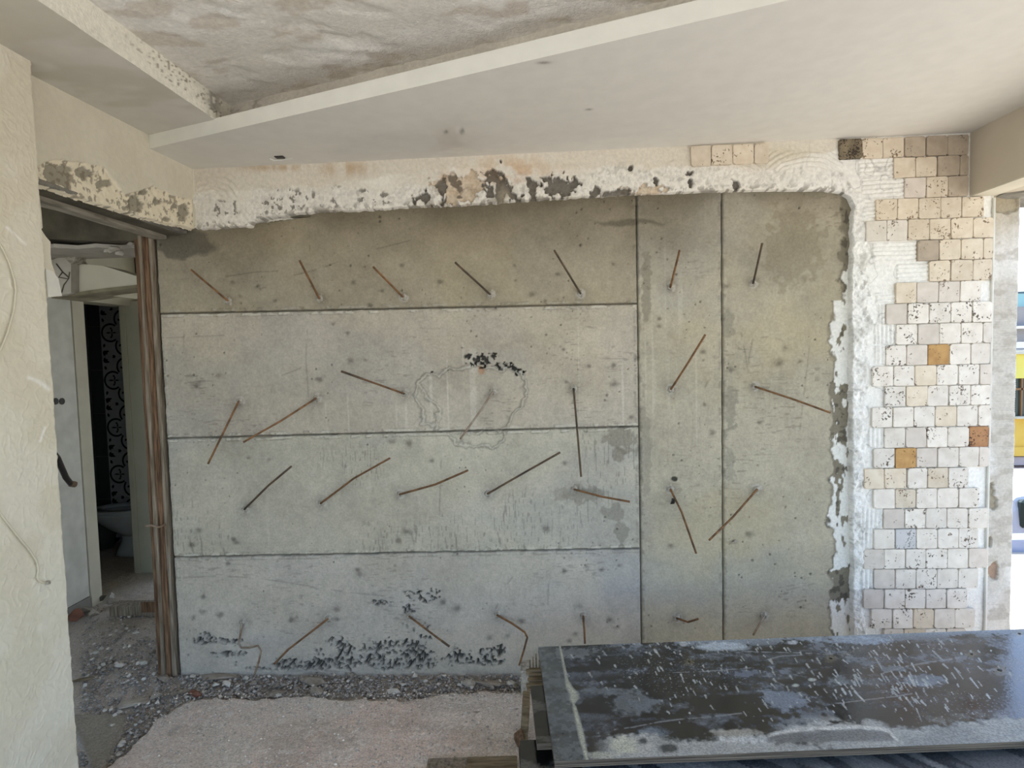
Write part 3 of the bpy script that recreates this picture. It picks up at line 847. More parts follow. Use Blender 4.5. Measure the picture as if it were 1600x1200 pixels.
for ri, (ya, yb, xs) in enumerate(TILE_ROWS):
    zt = float(onY(1430., ya, -.012)[2]); zb = float(onY(1430., yb, -.012)[2])
    xw = [float(onY(x, (ya + yb) / 2, -.012)[0]) for x in xs]
    for k in range(len(xw) - 1):
        m = SPECIAL.get((ri, k))
        if m is None:
            q = rt_.random()
            if ri < 7: m = T_TAN if q < .62 else (T_PALE if q < .85 else T_PINK)
            else: m = T_PALE if q < .45 else (T_PALEP if q < .72 else (T_PINK if q < .95 else T_TAN))
        place_tile(xw[k], xw[k + 1], zb, zt, m, rt_.randrange(1000))
xw = [float(onY(x, 243., -.012)[0]) for x in (1079, 1111.3, 1144.5, 1178, 1201)]
zt, zb = float(onY(1140., 226., -.012)[2]), float(onY(1140., 257.5, -.012)[2])
for k in range(4): place_tile(xw[k], xw[k + 1], zb, zt, T_TAN, 31 + k)

# --- column at the end of the tiled wall
column = struct(box('column', 2.205, 2.322, .012, .30, -.10, 2.95, M_ROUGHC))


def col_h(c):
    X, Z, u, v = c['X'], c['Z'], c['u'], c['v']
    e = np.minimum(X - 2.198, 2.326 - X)
    h = .004 * (fbm(X * 20, Z * 20, 101, 4) - .5) + .0015 * np.cos(Z * 2 * math.pi / .011) * ss(.45, .6, fbm(X * 5, Z * 3, 102, 3))
    h = h - .010 * (1 - ss(.0, .008, e + .005 * (fbm(X * 30, Z * 30, 103, 3) - .4)))
    c['chip'] = np.zeros_like(u)
    for cx, cy, rx, ry in ((1551, 785, 8, 13), (1549, 768, 6, 14), (1553, 893, 10, 14), (1547, 846, 3, 9), (1571, 318, 24, 16)):
        m = ss(0, .25, 1 - np.hypot((u - cx) / rx, (v - cy) / ry) + .8 * (fbm(u / 6, v / 6, 104, 3) - .5))
        c['chip'] = np.maximum(c['chip'], m)
    return h - .012 * c['chip']


def col_c(c):
    X, Z, u, v = c['X'], c['Z'], c['u'], c['v']
    col = np.ones(X.shape + (3,)) * lin((196, 190, 180))
    col = mixc(col, (214, 210, 204), ss(.4, .65, fbm(X * 9, Z * 4, 105, 4)))
    col = mixc(col, (168, 160, 148), .6 * ss(.52, .68, fbm(X * 18, Z * 30, 106, 4)))
    col = mixc(col, (172, 158, 132), ss(420, 310, v) * .6)
    col = mixc(col, (158, 146, 122), .8 * c['chip'])
    col = mixc(col, (168, 130, 110), .6 * c['chip'] * (v > 860))
    return col


wall_patch('column_face', 2.198, 2.326, -.05, 2.37, .004, col_h, col_c, M_CONC, column, Y=-.004)
chipb = box('torn_plaster_edge', 2.192, 2.204, -.012, .0, .0, 2.33, M_WHITE, column, .003)

# ------------------------------------------------------------------ ceiling: upper slab, lower soffit with its face board, panel along the left wall
ceiling = struct(box('ceiling', -3.3, 2.36, -4.2, 4.8, 2.86, 3.05, M_DARK))  # overhang past the open corridor end is unseen, added to keep sun out
box('toilet_ceiling', -4.8, -3.3, .8, 2.6, 2.86, 3.05, M_DARK, ceiling)
BX0, BY0, BS = -1.75, -.282, -.352            # front edge of the soffit
by = lambda x: BY0 + BS * (x - BX0)
NB = Vector((.332, .943, 0))                    # horizontal normal pointing to the back wall from the front edge


def patch_uv(name, P, cols, m, parent, flip=False, smooth=True):
    nr, nc, _ = P.shape
    return mesh_np(name, P.reshape(-1, 3), grid_faces(nr, nc, None, flip), m, parent, np.clip(cols.reshape(-1, 3), .003, .95), smooth)


# lower soffit
xs = np.linspace(-1.76, 2.13, 380); ts = np.linspace(0, 1, 150)
X, T = np.meshgrid(xs, ts)
Yb = .02; Y = Yb * (1 - T) + by(X) * T
Zs = zsof(X) + .003 * (fbm(X * 2, Y * 2, 111, 3) - .5) * ss(1.0, .93, T)
u, v = proj(np.stack([X, Y, Zs], -1))
cc = np.ones(X.shape + (3,)) * lin((226, 221, 210))
cc = mixc(cc, (208, 204, 196), .6 * ss(.45, .7, fbm(X * 1.2, Y * 1.8, 112, 4)) * (u < 760))
d1 = np.hypot((u - 708) / 34, (v - 222) / 30)
cc = mixc(cc, (196, 188, 172), .6 * np.exp(-(d1 * 1.1) ** 2) * ss(.35, .6, fbm(X * 8, Y * 8, 113, 4)))
for (sx_, sy_, rx_, ry_) in ((850, 98, 10, 2), (920, 171, 5, 1.5), (697, 206, 3, 3), (722, 205, 3, 5)):
    cc = mixc(cc, (110, 100, 84), .8 * np.exp(-(((u - sx_) / rx_) ** 2 + ((v - sy_) / ry_) ** 2)))
patch_uv('soffit', np.stack([X, Y, Zs], -1), desat(cc, .25), M_CEIL, ceiling)
# its face board, 6 cm high, and the top of the ledge
xs = np.linspace(-1.76, 2.13, 300); hs = np.linspace(0, .062, 8)
X, H = np.meshgrid(xs, hs)
cc = np.ones(X.shape + (3,)) * lin((226, 225, 216))
cc *= (1 + .06 * (fbm(X * 8, H * 30, 114, 3) - .5))[..., None]
patch_uv('face_board', np.stack([X, by(X), zsof(X) + H], -1), cc, M_CEIL, ceiling, smooth=False)
xs = np.linspace(-1.76, 2.13, 8); X, T = np.meshgrid(xs, np.linspace(0, 1, 3))
patch_uv('ledge', np.stack([X + NB.x * .2 * T, by(X) + NB.y * .2 * T, zsof(X) + .061], -1), np.ones(X.shape + (3,)) * lin((200, 196, 186)), M_CEIL, ceiling)
ZT, ZL = 2.775, 2.667
# riser behind the ledge up to the upper ceiling
xs = np.linspace(-1.40, 2.2, 300); X, H = np.meshgrid(xs, np.linspace(2.672, ZT + .012, 20))
ox, oy = NB.x * .125, NB.y * .125
Yr = by(X - ox) + oy
cc = np.ones(X.shape + (3,)) * lin((196, 190, 178))
cc *= (1 + .25 * (fbm(X * 9, H * 40, 115, 4) - .5))[..., None]
cc = mixc(cc, (110, 102, 88), .7 * ss(.58, .66, fbm(X * 70, H * 70, 116, 3)) * np.exp(-((X + 1.27) / .12) ** 2))
patch_uv('riser', np.stack([X, Yr - .002 + .003 * fbm(X * 10, H * 10, 117), H], -1), cc, M_PLAS, ceiling)
# panel along the left wall and its inner face
XL = lambda y: -1.318 + .042 * y                     # inner edge, about -1.337 at y = -.42
ys = np.linspace(-4.6, -.30, 330); ts = np.linspace(0, 1, 30)
Yg, T = np.meshgrid(ys, ts)
X = -1.80 * (1 - T) + XL(Yg) * T
u, v = proj(np.stack([X, np.maximum(Yg, -2.3), X * 0 + ZL], -1))
cc = np.ones(X.shape + (3,)) * lin((214, 209, 199))
n = fbm(X * 4, Yg * 3, 121, 4)
cc = mixc(cc, (186, 180, 166), .7 * ss(.45, .62, n) * ss(.2, .8, 1 - T) )
cc = mixc(cc, (196, 190, 172), .6 * ss(.5, .62, fbm(X * 2.5, Yg * 6, 122, 4)))
patch_uv('side_panel', np.stack([X, Yg, ZL + X * 0], -1), cc, M_CEIL, ceiling, flip=True)
ys = np.linspace(-4.6, -.30, 420); Yg, H = np.meshgrid(ys, np.linspace(ZL, ZT + .012, 22))
X = XL(Yg) + .003 * (fbm(Yg * 14, H * 14, 123) - .5)
cc = np.ones(X.shape + (3,)) * lin((232, 228, 214))
sp = ss(.62, .68, fbm(Yg * 95, H * 95, 124, 3)) * ss(.40, .6, fbm(Yg * 5, H * 16, 125, 3)) * ss(-1.2, -.6, Yg)
cc = mixc(cc, (122, 108, 84), .85 * sp)
cc = mixc(cc, (70, 60, 46), .6 * np.exp(-((Yg + .43) / .05) ** 2) * ss(.45, .6, fbm(Yg * 40, H * 40, 126, 3)))
patch_uv('side_face', np.stack([X, Yg, H], -1), cc, M_PLAS, ceiling)
# rough upper ceiling
xs = np.linspace(-1.45, 2.36, 330); ys = np.linspace(-4.6, -.2, 330)
X, Yg = np.meshgrid(xs, ys)
h = (.016 * (fbm(X * 4, Yg * 7, 127, 5) - .5) + .006 * (ss(.52, .57, fbm(X * 5 + Yg * 3, Yg * 9 - X * 4, 128, 5)))) * ss(-1.345, -1.20, X)
cc = np.ones(X.shape + (3,)) * lin((222, 217, 208))
cc = mixc(cc, (234, 230, 223), ss(.45, .65, fbm(X * 3, Yg * 5, 129, 4)))
cc = mixc(cc, (186, 172, 152), .5 * ss(.58, .66, fbm(X * 6 + 1, Yg * 12, 130, 5)))
patch_uv('upper_plaster', np.stack([X, Yg, ZT + h], -1), cc, M_PLAS, ceiling, flip=True)
# torn opening in the soffit where a lamp hung, with its curled paper
hp = onZ(437., 245.5, float(zsof(-1.25)))
box('lamp_hole', hp[0] - .022, hp[0] + .022, hp[1] - .016, hp[1] + .016, hp[2] - .004, hp[2] + .02, M_BLK, ceiling, .003)
bm = bmesh.new(); add_tube(bm, [(hp[0] - .055, hp[1] + .01, hp[2] - .001), (hp[0] - .04, hp[1] + .024, hp[2] - .006), (hp[0], hp[1] + .03, hp[2] - .004), (hp[0] + .05, hp[1] + .02, hp[2] - .001)], .004, 6)
obj_bm('torn_paper', bm, M_WHITE, ceiling)

# beam over the open side, and the lintel beyond it
beam_side = struct(box('beam_side', 2.088, 2.36, -4.6, .015, 2.347, 2.95, mat('taupe_paint', (202, 192, 174), c2=(194, 184, 166), nscale=3, rough=.8, bump=.05)))
box('lintel', 2.20, 3.4, .0, .30, 2.345, 2.75, M_ROUGHC, beam_side, .004)
box('plaster_soffit', 2.09, 2.205, -4.6, .012, 2.340, 2.347, M_CREAM, beam_side)
bm = chunk_bm(.10, .06, .03, 640, 26); bmesh.ops.translate(bm, verts=bm.verts, vec=(2.30, -.01, 2.345)); obj_bm('broken_edge', bm, M_ROUGHC, beam_side)

# ------------------------------------------------------------------ left wall: near stretch, beam over the opening
XN = lambda y: -1.675 + .004 * (y + .95)
wall_left = struct(box('wall_left', -1.95, -1.685, -1.50, -.965, -.10, 2.86, M_CREAM))
ys = np.linspace(-1.50, -.945, 200); zs = np.linspace(-.1, 2.69, 900)
Yg, Z = np.meshgrid(ys, zs)
u, v = proj(np.stack([XN(Yg), np.maximum(Yg, -2.2), Z], -1))
ed = -.945 - Yg
rag = .008 * (fbm(Yg * 0 + 3, Z * 16, 131, 4) - .3) + .006 * (fbm(Yg * 0 + 3, Z * 60, 132, 2) - .5)
sw = fbm(Yg * 34 + 2.2 * fbm(Yg * 18, Z * 18, 136, 2), Z * 34 + 2.2 * fbm(Yg * 18, Z * 18, 137, 2), 134, 2)
h = .0006 * fbm(Yg * 24, Z * 24, 133, 3) + .0014 * np.exp(-((sw - .5) / .05) ** 2)
peel = ss(0, .008, rag + .004 - ed)
h = h - .012 * peel
cc = np.ones(Yg.shape + (3,)) * lin((216, 208, 188))
cc = mixc(cc, (224, 218, 202), .7 * ss(.4, .6, fbm(Yg * 7, Z * 7, 135, 4)))
cc = mixc(cc, (236, 232, 224), .9 * peel)
for p, wd in (([(45, 590), (60, 596), (76, 608)], 3), ([(70, 668), (62, 690)], 1.6), ([(10, 355), (40, 382)], 2)):
    d = pl_dist(u, v, p); cc = mixc(cc, (240, 236, 228), .9 * np.exp(-(d / wd) ** 2))
patch_uv('plaster_face', np.stack([XN(Yg) + h, Yg, Z], -1), cc, M_PAPER, wall_left)
# narrow inner edge facing the opening and the torn lining board that sticks out of it
box('edge_bead', -1.705, -1.681, -.966, -.94, -.05, 2.66, M_CREAM, wall_left, .004)
def yz(px, py): p = onX(float(px), float(py), -1.69); return p[1], p[2]
def slab_yz(name, px, x0, x1, m, parent):
    bm = bmesh.new()
    pts = [yz(*p) for p in px]
    a = [bm.verts.new((x0, y, z)) for y, z in pts]; b = [bm.verts.new((x1, y, z)) for y, z in pts]
    bm.faces.new(a); bm.faces.new(b)
    for i in range(len(pts)): bm.faces.new((a[i], a[(i + 1) % len(pts)], b[(i + 1) % len(pts)], b[i]))
    return obj_bm(name, bm, m, parent)
slab_yz('torn_board', [(56, 358), (64, 358), (72, 370), (79, 378), (79, 396), (81, 412), (88, 432), (95, 463), (84, 463), (72, 466), (64, 430)], -1.712, -1.69, M_CREAM, wall_left)
slab_yz('torn_paper', [(69, 420), (80, 424), (89, 436), (94.5, 462.5), (73, 464.5)], -1.689, -1.684, M_WHITE, wall_left)
slab_yz('paper_flap', [(51, 318), (58, 300), (62, 330), (64, 356), (58, 362)], -1.69, -1.684, M_CREAM, wall_left)

# beam over the opening
XBf = lambda y: -1.697 + .066 * y                     # plaster face, runs slightly away from the room
beam_left = box('beam', -1.95, -1.80, -.97, .03, 2.30, 2.86, M_DARK, wall_left)
ys = np.linspace(-.96, .01, 330); zs = np.linspace(2.22, 2.70, 165)
Yg, Z = np.meshgrid(ys, zs)
u, v = proj(np.stack([XBf(Yg), Yg, Z], -1))
low = np.interp(u, [60, 100, 160, 230, 270, 303], [287, 300, 320, 340, 350, 357])
sgn = low + 5 * (fbm(u / 9, v / 9, 141, 3) - .5) - v
pb = np.interp(u, [58, 65, 85, 125, 165, 182, 195, 215, 240, 265, 303], [262, 256, 249, 253, 262, 285, 305, 300, 290, 302, 312]) + 7 * (fbm(u / 9, v / 9, 142, 3) - .5)
bare = ss(-1, 1.5, v - pb)
dk = np.zeros_like(u)
for cx, cy, rx, ry in ((90, 276, 27, 20), (135, 272, 13, 10), (165, 288, 12, 7), (212, 318, 16, 16), (226, 297, 7, 7), (250, 315, 8, 5), (290, 332, 12, 14), (275, 322, 6, 6), (262, 343, 6, 4)):
    dk = np.maximum(dk, ss(0, .2, 1 - np.hypot((u - cx) / rx, (v - cy) / ry) + 1.4 * (fbm(u / 8, v / 8, 143, 3) - .5)))
dk *= bare
lump = fbm(Yg * 34, Z * 34, 144, 5)
h = -.008 * bare + .010 * bare * (lump - .5) - .008 * dk - .02 * (1 - ss(-1.0, .8, sgn)) + .001 * fbm(Yg * 30, Z * 30, 145, 3)
cc = np.ones(Yg.shape + (3,)) * lin((210, 203, 184))
cc = mixc(cc, (216, 210, 192), .6 * ss(.4, .6, fbm(Yg * 7, Z * 7, 146, 4)))
cc = mixc(cc, (228, 218, 194), .9 * bare)
cc = mixc(cc, (136, 130, 116), .85 * dk)
fl = ss(.60, .65, fbm(Yg * 80, Z * 60, 147, 3)) * bare
cc = mixc(cc, (120, 110, 92), .7 * fl)
f = grid_faces(*Yg.shape, keep=(sgn > -1.5))
P = np.stack([XBf(Yg) + h, Yg, Z], -1).reshape(-1, 3)
P, f, c_ = compact(P, f, np.clip(cc.reshape(-1, 3), .003, .95))
mesh_np('beam_plaster', P, f, M_PAPER, wall_left, c_, smooth=True)
# corner strip between beam plaster and back wall; light board left under the beam
box('corner_plaster', -1.78, -1.69, -.004, .034, 2.325, 2.64, M_CREAM, wall_left, .003)
box('form_board', -1.93, -1.86, -.96, .02, 2.268, 2.30, mat('pale_board', (168, 160, 146), c2=(120, 114, 102), nscale=6, stretch=(6, 1, 6), rough=.9), wall_left, .003)
box('edge_strip', -1.80, -1.752, -.96, .02, 2.292, 2.31, M_ROUGHC, wall_left, .004)
box('beam_underside', -1.86, -1.79, -.96, .02, 2.285, 2.31, M_DARK, wall_left, .004)

# ------------------------------------------------------------------ floor with broken screed
EDGE = [(125, 1215), (160, 1200), (205, 1165), (245, 1120), (300, 1090), (335, 1084), (400, 1090), (450, 1083), (520, 1086), (620, 1090), (700, 1081), (770, 1078), (830, 1074), (1000, 1070)]
floor = struct(box('floor', -4.6, 2.36, -4.6, 2.6, -.30, -.07, M_ROUGHC))


def floor_patch(name, x0, x1, y0, y1, res, near):
    xs = np.linspace(x0, x1, int((x1 - x0) / res)); ys = np.linspace(y0, y1, int((y1 - y0) / res))
    X, Y = np.meshgrid(xs, ys)
    u, v = proj(np.stack([X, np.maximum(Y, -2.0), X * 0], -1))
    n1 = fbm(X * 2.5, Y * 2.5, 151, 4); n2 = fbm(X * 14, Y * 14, 152, 4); n3 = fbm(X * 60, Y * 60, 153, 3)
    if near:
        lo = np.interp(u, [p[0] for p in EDGE], [p[1] for p in EDGE]) + 10 * (fbm(u / 16, v / 16, 154, 3) - .5)
        s = ss(-2, 4, v - lo)                                   # 1 on the intact screed
        s = np.where(X > .1, ss(-.2, -.12, -Y - .05), s) if False else s
    else:
        s = np.zeros_like(X)
    slab = ss(-3, 2, np.minimum(np.minimum(u - 110, 196 - u - (v - 1112) * .0), np.minimum(v - 1111, 1300 - v)) - np.maximum(0, (v - 1120) * .45)) if near else 0 * X
    z = -.034 + .030 * s + .020 * (n1 - .5) * (1 - .6 * s) + .018 * (n2 - .5) * (1 - .75 * s) + .008 * (n3 - .5) * (1 - .4 * s)
    z = np.where(slab > 0, z * (1 - slab) + slab * -.012, z)
    cc = np.ones(X.shape + (3,)) * lin((176, 165, 152))
    cc = mixc(cc, (142, 131, 118), ss(.4, .65, n2) * .7)
    cc = mixc(cc, (186, 174, 160), .6 * ss(.55, .68, n3))
    cc = mixc(cc, (222, 208, 196), .9 * s)
    cc = mixc(cc, (222, 200, 186), .7 * s * ss(.45, .6, n1))
    cc = mixc(cc, (216, 210, 200), .35 * s * ss(.5, .62, fbm(X * 6, Y * 6, 155, 4)))
    cc = mixc(cc, (176, 162, 148), .4 * s * ss(.52, .68, fbm(X * 3, Y * 7, 158, 5)))
    cc = mixc(cc, (150, 138, 126), .3 * s * ss(.64, .70, fbm(X * 55, Y * 55, 156, 3)) * ss(.4, .6, n1))
    cc = mixc(cc, (236, 230, 222), .4 * s * ss(.62, .70, fbm(X * 48, Y * 48, 157, 3)))
    cc = mixc(cc, (146, 138, 122), .8 * slab)
    if not near or x0 < -1:
        k = ss(-1.6, -2.0, X)
        cc = mixc(cc, (196, 186, 174), .7 * k * (1 - slab))
    return mesh_np(name, np.stack([X, Y, z], -1).reshape(-1, 3), grid_faces(*X.shape), M_FLOOR, floor, np.clip(cc.reshape(-1, 3), .003, .95), smooth=True)


floor_patch('broken_screed', -2.35, .35, -1.15, .08, .006, True)
floor_patch('screed', .35, 2.36, -1.15, .08, .02, True)
floor_patch('screed', -2.35, 2.36, -4.6, -1.15, .03, False)
floor_patch('corridor_floor', -4.6, -1.92, .08, 2.6, .012, False)
floor_patch('corridor_floor', -4.6, -2.35, -1.5, .08, .02, False)

# ------------------------------------------------------------------ corridor behind the opening: walls, door, header, toilet room
wall_corridor = struct(box('wall_corridor', -3.30, -3.12, -1.6, .975, -.08, 2.86, M_CREAM))
box('upper_wall', -3.30, -3.12, .98, 1.56, 2.08, 2.86, M_CREAM, wall_corridor)
box('far_stretch', -3.10, -3.03, 1.56, 2.45, -.08, 2.86, M_CREAM, wall_corridor)
box('hall_side', -1.94, -1.90, .30, 2.6, -.08, 2.86, M_CREAM, wall_corridor)

door_1 = struct(empty('door_1', (-3.1, .5, 0)))
def dl(name, x0, x1, y0, y1, z0, z1, m, p=door_1, bev=.003):
    o = box(name, x0 + 3.1, x1 + 3.1, y0 - .5, y1 - .5, z0, z1, m, None, bev)
    o.parent = p; return o
leaf = dl('door_leaf', -3.13, -3.09, -.02, .872, .05, 2.12, M_WHITE)
dl('bottom_rail', -3.115, -3.085, -.02, .872, -.03, .046, mat('grey_strip', (150, 146, 138), rough=.7))
dl('door_frame', -3.30, -3.088, .884, .982, -.04, 2.14, M_CREAM)
for hx, hy in ((87, 627), (97, 627)):
    p = onX(float(hx), float(hy), -3.088)
    bm = bmesh.new(); add_tube(bm, [(p[0] - .01 + 3.1, p[1] - .5, p[2]), (p[0] + .002 + 3.1, p[1] - .5, p[2])], .022, 10)
    o = obj_bm('handle_hole', bm, M_BLK, leaf); o.location = (0, 0, 0)

header = struct(empty('trim_1', (-2.5, .4, 2.1)))
def px_quad(name, pts, Y0, Y1, m, parent):
    """A slab whose front outline is measured in the photo on the plane y = Y0 (per-point y allowed)."""
    bm = bmesh.new(); A = []; B = []
    for p in pts:
        y = p[2] if len(p) > 2 else Y0
        q = onY(float(p[0]), float(p[1]), y)
        A.append(bm.verts.new(q)); B.append(bm.verts.new((q[0], q[1] + (Y1 - Y0), q[2])))
    bm.faces.new(A); bm.faces.new(B)
    for i in range(len(A)): bm.faces.new((A[i], A[(i + 1) % len(A)], B[(i + 1) % len(A)], B[i]))
    o = obj_bm(name, bm, m)
    if parent is not None:
        o.parent = parent; o.matrix_parent_inverse = Matrix.Translation(parent.location).inverted()
    return o
px_quad('header_face', [(110, 411), (160, 415), (222, 434), (222, 446), (160, 452), (110, 460)], .42, .60, M_CREAM, header)
px_quad('header_rail', [(80, 462), (110, 458), (160, 451), (222, 444), (222, 449), (160, 456), (110, 463), (80, 466)], .40, .64, mat('olive_rail', (150, 142, 118), c2=(112, 104, 84), nscale=10, rough=.85), header)
px_quad('soffit_board', [(140, 456), (180, 452), (222, 450), (222, 468), (180, 463)], .56, .60, M_CREAM, header)
px_quad('broken_plaster', [(78, 408), (100, 398), (111, 411), (111, 458), (96, 461), (86, 462), (80, 440)], .36, .5, M_BOARD, header)
px_quad('plaster_lump', [(100, 402), (112, 396), (124, 398), (120, 407), (110, 412)], .34, .40, M_MORTAR, header)
for p in ([(88, 412), (98, 425), (108, 434)], [(98, 425), (92, 433), (107, 436), (100, 445), (96, 458)], [(107, 436), (109, 425)]):
    bm = bmesh.new(); add_tube(bm, [tuple(onY(float(a), float(b), .359)) for a, b in p], .004, 5)
    o = obj_bm('plaster_crack', bm, M_DARK); o.parent = header; o.matrix_parent_inverse = Matrix.Translation(header.location).inverted()
# broken suspended ceiling over the corridor
cb = empty('trim_2', (-2.5, .3, 2.2)); struct(cb)
bm = bmesh.new()
zc = 2.255
tp = [(-3.12, .10), (-2.9, .08), (-2.62, .12), (-2.5, .07), (-2.42, .13), (-2.3, .10), (-2.2, .16), (-2.0, .14), (-1.95, .16), (-1.95, .42), (-3.12, .42)]
a = [bm.verts.new((x, y, zc)) for x, y in tp]; b = [bm.verts.new((x, y, zc + .02)) for x, y in tp]
bm.faces.new(a); bm.faces.new(b)
for i in range(len(tp)): bm.faces.new((a[i], a[(i + 1) % len(tp)], b[(i + 1) % len(tp)], b[i]))
o = obj_bm('ceiling_board', bm, M_BOARD); o.parent = cb; o.matrix_parent_inverse = Matrix.Translation(cb.location).inverted()
px_quad('dark_slab_edge', [(40, 318), (230, 362), (230, 376), (150, 376), (40, 372)], .06, .30, M_DARK, cb)
for k, (hx, hy, s_) in enumerate(((178, 389, .03), (172, 392, .02), (186, 396, .025), (165, 392, .018), (203, 380, .018))):
    q = onY(float(hx), float(hy), .10); bm = chunk_bm(s_ * 1.3, s_, s_ * .7, 300 + k)
    bmesh.ops.translate(bm, verts=bm.verts, vec=q)
    o = obj_bm('plaster_crumb', bm, M_BOARD); o.parent = cb; o.matrix_parent_inverse = Matrix.Translation(cb.location).inverted()

# toilet room
wall_toilet = struct(box('wall_toilet', -4.6, -3.08, 2.26, 2.45, -.08, 2.86, M_GREYB))
box('toilet_side_wall', -4.25, -4.085, .975, 2.26, -.08, 2.86, M_GTILE, wall_toilet)
box('toilet_front_wall', -4.6, -3.30, .80, .97, -.08, 2.86, M_GTILE, wall_toilet)
TX = -3.965; TS = .2175
ZQ = float(onY(171., 520., 2.25)[2]) - 5 * 2 * TS             # height of the lowest four-lobed figure
zt0 = ZQ - 2 * TS
for r_ in range(14):
    for c_ in range(3):
        o = box('tile', 0, TS - .002, 0, .008, 0, TS - .002, M_WTILE, None, .001)
        o.parent = wall_toilet; o.location = (TX + TS * c_, 2.252, zt0 + TS * r_)
M_MGT = mat('dark_grey_tile', (74, 78, 78), c2=(66, 70, 70), rough=.3)
for k in range(7):
    o = box('tile', 0, .116, 0, .008, 0, .396, M_MGT, None, .002)
    o.parent = wall_toilet; o.location = (TX - .119, 2.252, -.02 + .4 * k)
    o = box('tile', 0, .008, 0, .395, 0, .396, M_GTILE, None, .002)
    o.parent = wall_toilet; o.location = (-4.085, 1.85, -.02 + .4 * k)
bm = bmesh.new()
def flat_ring(cx, cz, r0, r1, a0, a1, n=20):
    vs = [[bm.verts.new((cx + r * math.cos(a0 + (a1 - a0) * i / n), 2.2505, cz + r * math.sin(a0 + (a1 - a0) * i / n))) for r in (r0, r1)] for i in range(n + 1)]
    for s, e in zip(vs[:-1], vs[1:]): bm.faces.new((s[0], s[1], e[1], e[0]))
def flat_leaf(cx, cz, l, w_, ang):
    ca, sa = math.cos(ang), math.sin(ang)
    vs = [bm.verts.new((cx + ca * l * t - sa * w_ * s, 2.2505, cz + sa * l * t + ca * w_ * s)) for t, s in ((0, 0), (.3, .7), (.65, 1), (1, 0), (.65, -1), (.3, -.7))]
    bm.faces.new(vs)
cx0 = TX + TS
for k in range(6):
    cz0 = ZQ + 2 * TS * k
    for q, (ox_, oz_) in enumerate(((-.124, 0), (0, .124), (.124, 0), (0, -.124))):
        am = math.atan2(oz_, ox_)
        flat_ring(cx0 + ox_, cz0 + oz_, .071, .087, am - 2.25, am + 2.25)
        bx, bz = cx0 + ox_ - .012 * math.cos(am), cz0 + oz_ - .012 * math.sin(am)
        flat_leaf(bx, bz, .058, .007, am); flat_leaf(bx, bz, .045, .007, am + math.pi)
        for da in (-1, 1):
            flat_leaf(bx, bz, .036, .008, am + da * 1.75); flat_leaf(bx + .03 * math.cos(am + da * 1.75), bz + .03 * math.sin(am + da * 1.75), .026, .009, am + da * .8)
    for sx_ in (-1, 1):
        for sz_ in (-1, 1):
            for (px_, pz_, an, l_) in ((.200, .172, 1.9, .042), (.160, .196, -.5, .05), (.195, .135, -1.9, .04), (.145, .165, .3, .05), (.118, .205, 2.6, .035), (.178, .160, .8, .04)):
                flat_leaf(cx0 + sx_ * px_, cz0 + sz_ * pz_, l_, .012, math.atan2(sz_ * math.sin(an), sx_ * math.cos(an)))
o = obj_bm('printed_motif', bm, M_BLACK, wall_toilet)
# jamb of the toilet door
tj = struct(empty('door_2', (-3.1, 1.5, 0)))
for nm, a_, m_ in (('door_frame', (-3.212, -3.02, 1.49, 1.56, -.03, 2.12), mat('grey_green_frame', (176, 172, 152), c2=(166, 162, 142), nscale=4, rough=.6)), ('frame_stop', (-3.212, -3.165, 1.478, 1.492, -.03, 2.10), MATS['grey_green_frame']),
                   ('architrave', (-3.03, -2.94, 1.47, 1.49, -.03, 2.12), MATS['grey_green_frame'])):
    o = box(nm, a_[0] + 3.1, a_[1] + 3.1, a_[2] - 1.5, a_[3] - 1.5, a_[4], a_[5], m_, None, .003); o.parent = tj

# toilet, seen from the side with its front to the left
tp_ = onZ(183., 862., 0.0)
toilet = empty('toilet', (-3.60, 1.93, -.02))
tag(toilet, 'white toilet with raised lid in the dark tiled room beyond the doorway', 'toilet')
def loft(name, secs, m, parent, n=20, cap=True):
    bm = bmesh.new(); R_ = []
    for (cx, cz, rx, ry) in secs:
        R_.append([bm.verts.new((cx + rx * math.cos(2 * math.pi * k / n) * (1 if math.cos(2 * math.pi * k / n) > 0 else 1.15), ry * math.sin(2 * math.pi * k / n), cz)) for k in range(n)])
    for s, e in zip(R_[:-1], R_[1:]):
        for k in range(n): bm.faces.new((s[k], s[(k + 1) % n], e[(k + 1) % n], e[k]))
    if cap: bm.faces.new(R_[0]); bm.faces.new(R_[-1])
    return obj_bm(name, bm, m, parent, smooth=True)
loft('pedestal', [(.10, 0, .17, .10), (.10, .04, .15, .09), (.11, .12, .12, .08), (.11, .22, .12, .085)], M_CER, toilet)
loft('bowl', [(.10, .17, .10, .08), (.06, .23, .17, .12), (.02, .30, .21, .16), (.0, .36, .235, .18), (.0, .385, .24, .185), (.0, .385, .19, .135), (.0, .34, .16, .11), (.02, .26, .08, .06)], M_CER, toilet)
loft('seat', [(.0, .390, .245, .19), (.0, .408, .245, .19), (.0, .412, .22, .17), (.0, .408, .165, .115), (.0, .390, .165, .115)], M_CER, toilet, cap=False)
bm = bmesh.new()
pts = [(math.cos(t) * .185, math.sin(t) * .23) for t in np.linspace(0, 2 * math.pi, 24, endpoint=False)]
mt = Matrix.Translation((.29, 0, .64)) @ Matrix.Rotation(math.radians(12), 4, 'Y')
a = [bm.verts.new(mt @ Vector((0, y, z))) for y, z in pts]; b = [bm.verts.new(mt @ Vector((.022, y * .96, z * .96))) for y, z in pts]
bm.faces.new(a); bm.faces.new(b)
for i in range(24): bm.faces.new((a[i], a[(i + 1) % 24], b[(i + 1) % 24], b[i]))
obj_bm('lid', bm, M_CER, toilet)
bm = bmesh.new(); add_box(bm, .33, .46, -.19, .19, .38, .78, .02); add_box(bm, .325, .465, -.2, .2, .78, .815, .01); add_box(bm, .2, .45, -.12, .12, .2, .385, .02)
obj_bm('tank', bm, M_CER, toilet)
